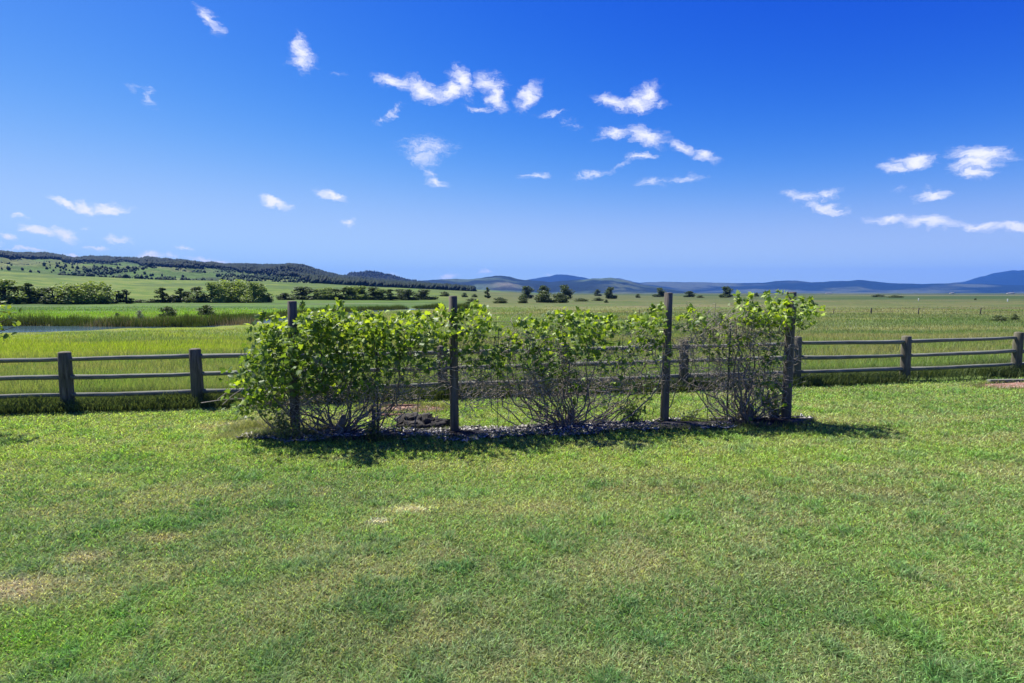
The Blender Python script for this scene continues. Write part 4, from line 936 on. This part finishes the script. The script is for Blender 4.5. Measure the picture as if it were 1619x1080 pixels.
cb = N.new('ShaderNodeCombineXYZ'); L.new(at2.outputs[0], cb.inputs[0]); L.new(asn.outputs[0], cb.inputs[1])
def warp(vec, scale, amp, stretch):
    mp = N.new('ShaderNodeMapping'); mp.inputs['Scale'].default_value = stretch; L.new(vec, mp.inputs[0])
    n = N.new('ShaderNodeTexNoise'); n.inputs['Scale'].default_value = scale; n.inputs['Detail'].default_value = 5; n.inputs['Roughness'].default_value = .6; L.new(mp.outputs[0], n.inputs['Vector'])
    s_ = N.new('ShaderNodeVectorMath'); s_.operation = 'SUBTRACT'; L.new(n.outputs['Color'], s_.inputs[0]); s_.inputs[1].default_value = (.5, .5, .5)
    m_ = N.new('ShaderNodeVectorMath'); m_.operation = 'MULTIPLY'; L.new(s_.outputs[0], m_.inputs[0]); m_.inputs[1].default_value = (amp, amp * .7, 0)
    a = N.new('ShaderNodeVectorMath'); a.operation = 'ADD'; L.new(vec, a.inputs[0]); L.new(m_.outputs[0], a.inputs[1]); return a.outputs[0]
pw = warp(cb.outputs[0], 26, .045, (1, 1.5, 1)); pw = warp(pw, 90, .016, (.8, 1.3, 1))
def azel(px, py):
    d = ray(px, py); q = math.sqrt(sum(k * k for k in d)); return math.atan2(d[0], d[1]), math.asin(d[2] / q)
CL = [(313,10,350,50,8,.75),(474,64,480,102,13,.9),(460,98,494,98,7,.8),(203,140,232,136,5,.4),(232,140,248,168,7,.45),(522,112,545,120,4,.3),(590,122,650,136,9,.95),(640,132,700,155,12,1),(690,152,732,140,11,1),(724,118,738,140,14,1),
 (757,130,792,135,12,.9),(780,140,790,165,12,.95),(730,168,785,172,4,.7),(822,168,846,140,11,1),(595,192,615,190,4,.5),(612,190,634,168,6,.55),(630,232,720,232,13,.6),(650,245,690,250,13,.65),(670,262,685,285,8,.6),(672,287,710,293,6,.8),
 (845,182,903,180,4,.6),(885,190,925,205,7,.3),(940,155,1000,168,9,.95),(980,165,1035,162,10,1),(1018,148,1035,150,13,1),(1030,165,1055,165,5,.6),(950,210,1000,212,7,.85),(990,208,1055,222,11,1),(1060,225,1100,240,8,.8),(1090,240,1135,250,7,.85),(925,222,990,215,3,.4),
 (905,280,975,270,6,.65),(965,268,1000,255,5,.5),(990,252,1038,246,6,.9),(820,279,873,275,4,.7),(1000,292,1060,286,6,.6),(1050,287,1115,280,6,.6),(75,313,125,325,6,1.1),(115,325,155,330,8,1.1),(150,328,203,330,8,1.1),
 (30,357,85,368,8,1.1),(75,362,125,376,9,1.1),(0,374,28,378,7,1),(-60,380,0,392,8,1),(412,314,458,326,6,1.1),(505,300,545,317,6,1.1),(538,353,560,352,5,.9),(160,377,208,380,5,.9),(135,388,165,392,4,.9),(213,402,258,405,8,1),(282,391,305,393,3,.9),(262,405,285,405,5,.8),
 (0,396,95,398,4,.8),(100,405,130,407,4,1),(290,409,375,420,6,1.1),(15,341,35,341,3,.8),(130,357,152,358,3,.6),(1395,265,1430,268,8,.95),(1420,258,1475,254,11,1.1),(1410,299,1430,301,5,.35),(1505,242,1595,247,13,1.1),(1515,258,1575,258,13,1.1),(1522,275,1568,276,9,1.1),
 (1452,312,1493,308,9,1.1),(1240,308,1290,315,8,.75),(1280,312,1333,304,7,.75),(1265,322,1345,336,7,.9),(1370,350,1450,346,8,1),(1430,350,1515,355,9,1.1),(1500,354,1600,361,7,1.1),(1560,358,1650,365,6,1.1),(1600,362,1720,372,6,.8),(690,437,725,437,4,.8),(595,433,632,436,5,.7),(755,431,775,431,3,.9),(860,435,872,435,3,.5),(385,418,410,418,4,.6)]
acc = None
for (x0, y0, x1, y1, hw, st_) in CL:
    a0, e0 = azel(x0, y0); a1, e1 = azel(x1, y1); dx, dy = a1 - a0, e1 - e0; ln = math.hypot(dx, dy) / 2
    k_ = math.cos((a0 + a1) / 2) ** 1.2; hwr = hw / F * k_ * 1.55
    mp = N.new('ShaderNodeMapping'); mp.vector_type = 'TEXTURE'; mp.inputs['Location'].default_value = ((a0 + a1) / 2, (e0 + e1) / 2, 0)
    mp.inputs['Rotation'].default_value = (0, 0, math.atan2(dy, dx)); mp.inputs['Scale'].default_value = (ln + hwr * 1.0, hwr, 1); L.new(pw, mp.inputs[0])
    l_ = N.new('ShaderNodeVectorMath'); l_.operation = 'LENGTH'; L.new(mp.outputs[0], l_.inputs[0])
    mr = N.new('ShaderNodeMapRange'); mr.inputs[1].default_value = 0; mr.inputs[2].default_value = 1; mr.inputs[3].default_value = st_; mr.inputs[4].default_value = 0; mr.inputs[3].default_value = st_ * 1.15; L.new(l_.outputs['Value'], mr.inputs[0])
    if acc is None: acc = mr.outputs[0]
    else:
        mx = N.new('ShaderNodeMath'); mx.operation = 'MAXIMUM'; L.new(acc, mx.inputs[0]); L.new(mr.outputs[0], mx.inputs[1]); acc = mx.outputs[0]
mp = N.new('ShaderNodeMapping'); mp.inputs['Scale'].default_value = (.8, 2.6, 1); mp.inputs['Rotation'].default_value = (0, 0, .12); L.new(pw, mp.inputs[0])
fn = N.new('ShaderNodeTexNoise'); fn.inputs['Scale'].default_value = 85; fn.inputs['Detail'].default_value = 8; fn.inputs['Roughness'].default_value = .76; L.new(mp.outputs[0], fn.inputs['Vector'])
fm = N.new('ShaderNodeMapRange'); fm.inputs[1].default_value = .3; fm.inputs[2].default_value = .7; fm.inputs[3].default_value = -.30; fm.inputs[4].default_value = .26; L.new(fn.outputs[0], fm.inputs[0])
ad = N.new('ShaderNodeMath'); ad.operation = 'ADD'; L.new(acc, ad.inputs[0]); L.new(fm.outputs[0], ad.inputs[1])
dn = N.new('ShaderNodeMapRange'); dn.interpolation_type = 'SMOOTHSTEP'; dn.inputs[1].default_value = .06; dn.inputs[2].default_value = 1.2; dn.inputs[3].default_value = 0; dn.inputs[4].default_value = 1; L.new(ad.outputs[0], dn.inputs[0])
gt = N.new('ShaderNodeMapRange'); gt.inputs[1].default_value = 0; gt.inputs[2].default_value = .12; L.new(acc, gt.inputs[0])
dm = N.new('ShaderNodeMath'); dm.operation = 'MULTIPLY'; L.new(dn.outputs[0], dm.inputs[0]); L.new(gt.outputs[0], dm.inputs[1])
mc = N.new('ShaderNodeMix'); mc.data_type = 'RGBA'; L.new(dm.outputs[0], mc.inputs[0]); L.new(tn.outputs[2], mc.inputs[6]); mc.inputs[7].default_value = (4.4, 4.4, 4.7, 1)
L.new(mc.outputs[2], bg.inputs['Color']); L.new(bg.outputs[0], out.inputs[0])
W.cycles.sampling_method = 'MANUAL'; W.cycles.sample_map_resolution = 512

# ------------------------------------------------------------------ camera
cd = bpy.data.cameras.new('camera'); cam = bpy.data.objects.new('camera', cd); COL.objects.link(cam)
cd.sensor_width = 36; cd.lens = 36 * F / 1619; cd.clip_start = .05; cd.clip_end = 80000
cam.location = (0, 0, CAMZ); cam.rotation_euler = (PI / 2 - TH, 0, 0); sc.camera = cam
sc.view_settings.view_transform = 'Standard'; sc.view_settings.look = 'None'; sc.view_settings.exposure = 1.14; sc.view_settings.gamma = 1
sc.cycles.max_bounces = 6; sc.cycles.diffuse_bounces = 3; sc.cycles.transmission_bounces = 3; sc.cycles.volume_bounces = 0
sc.cycles.use_denoising = True
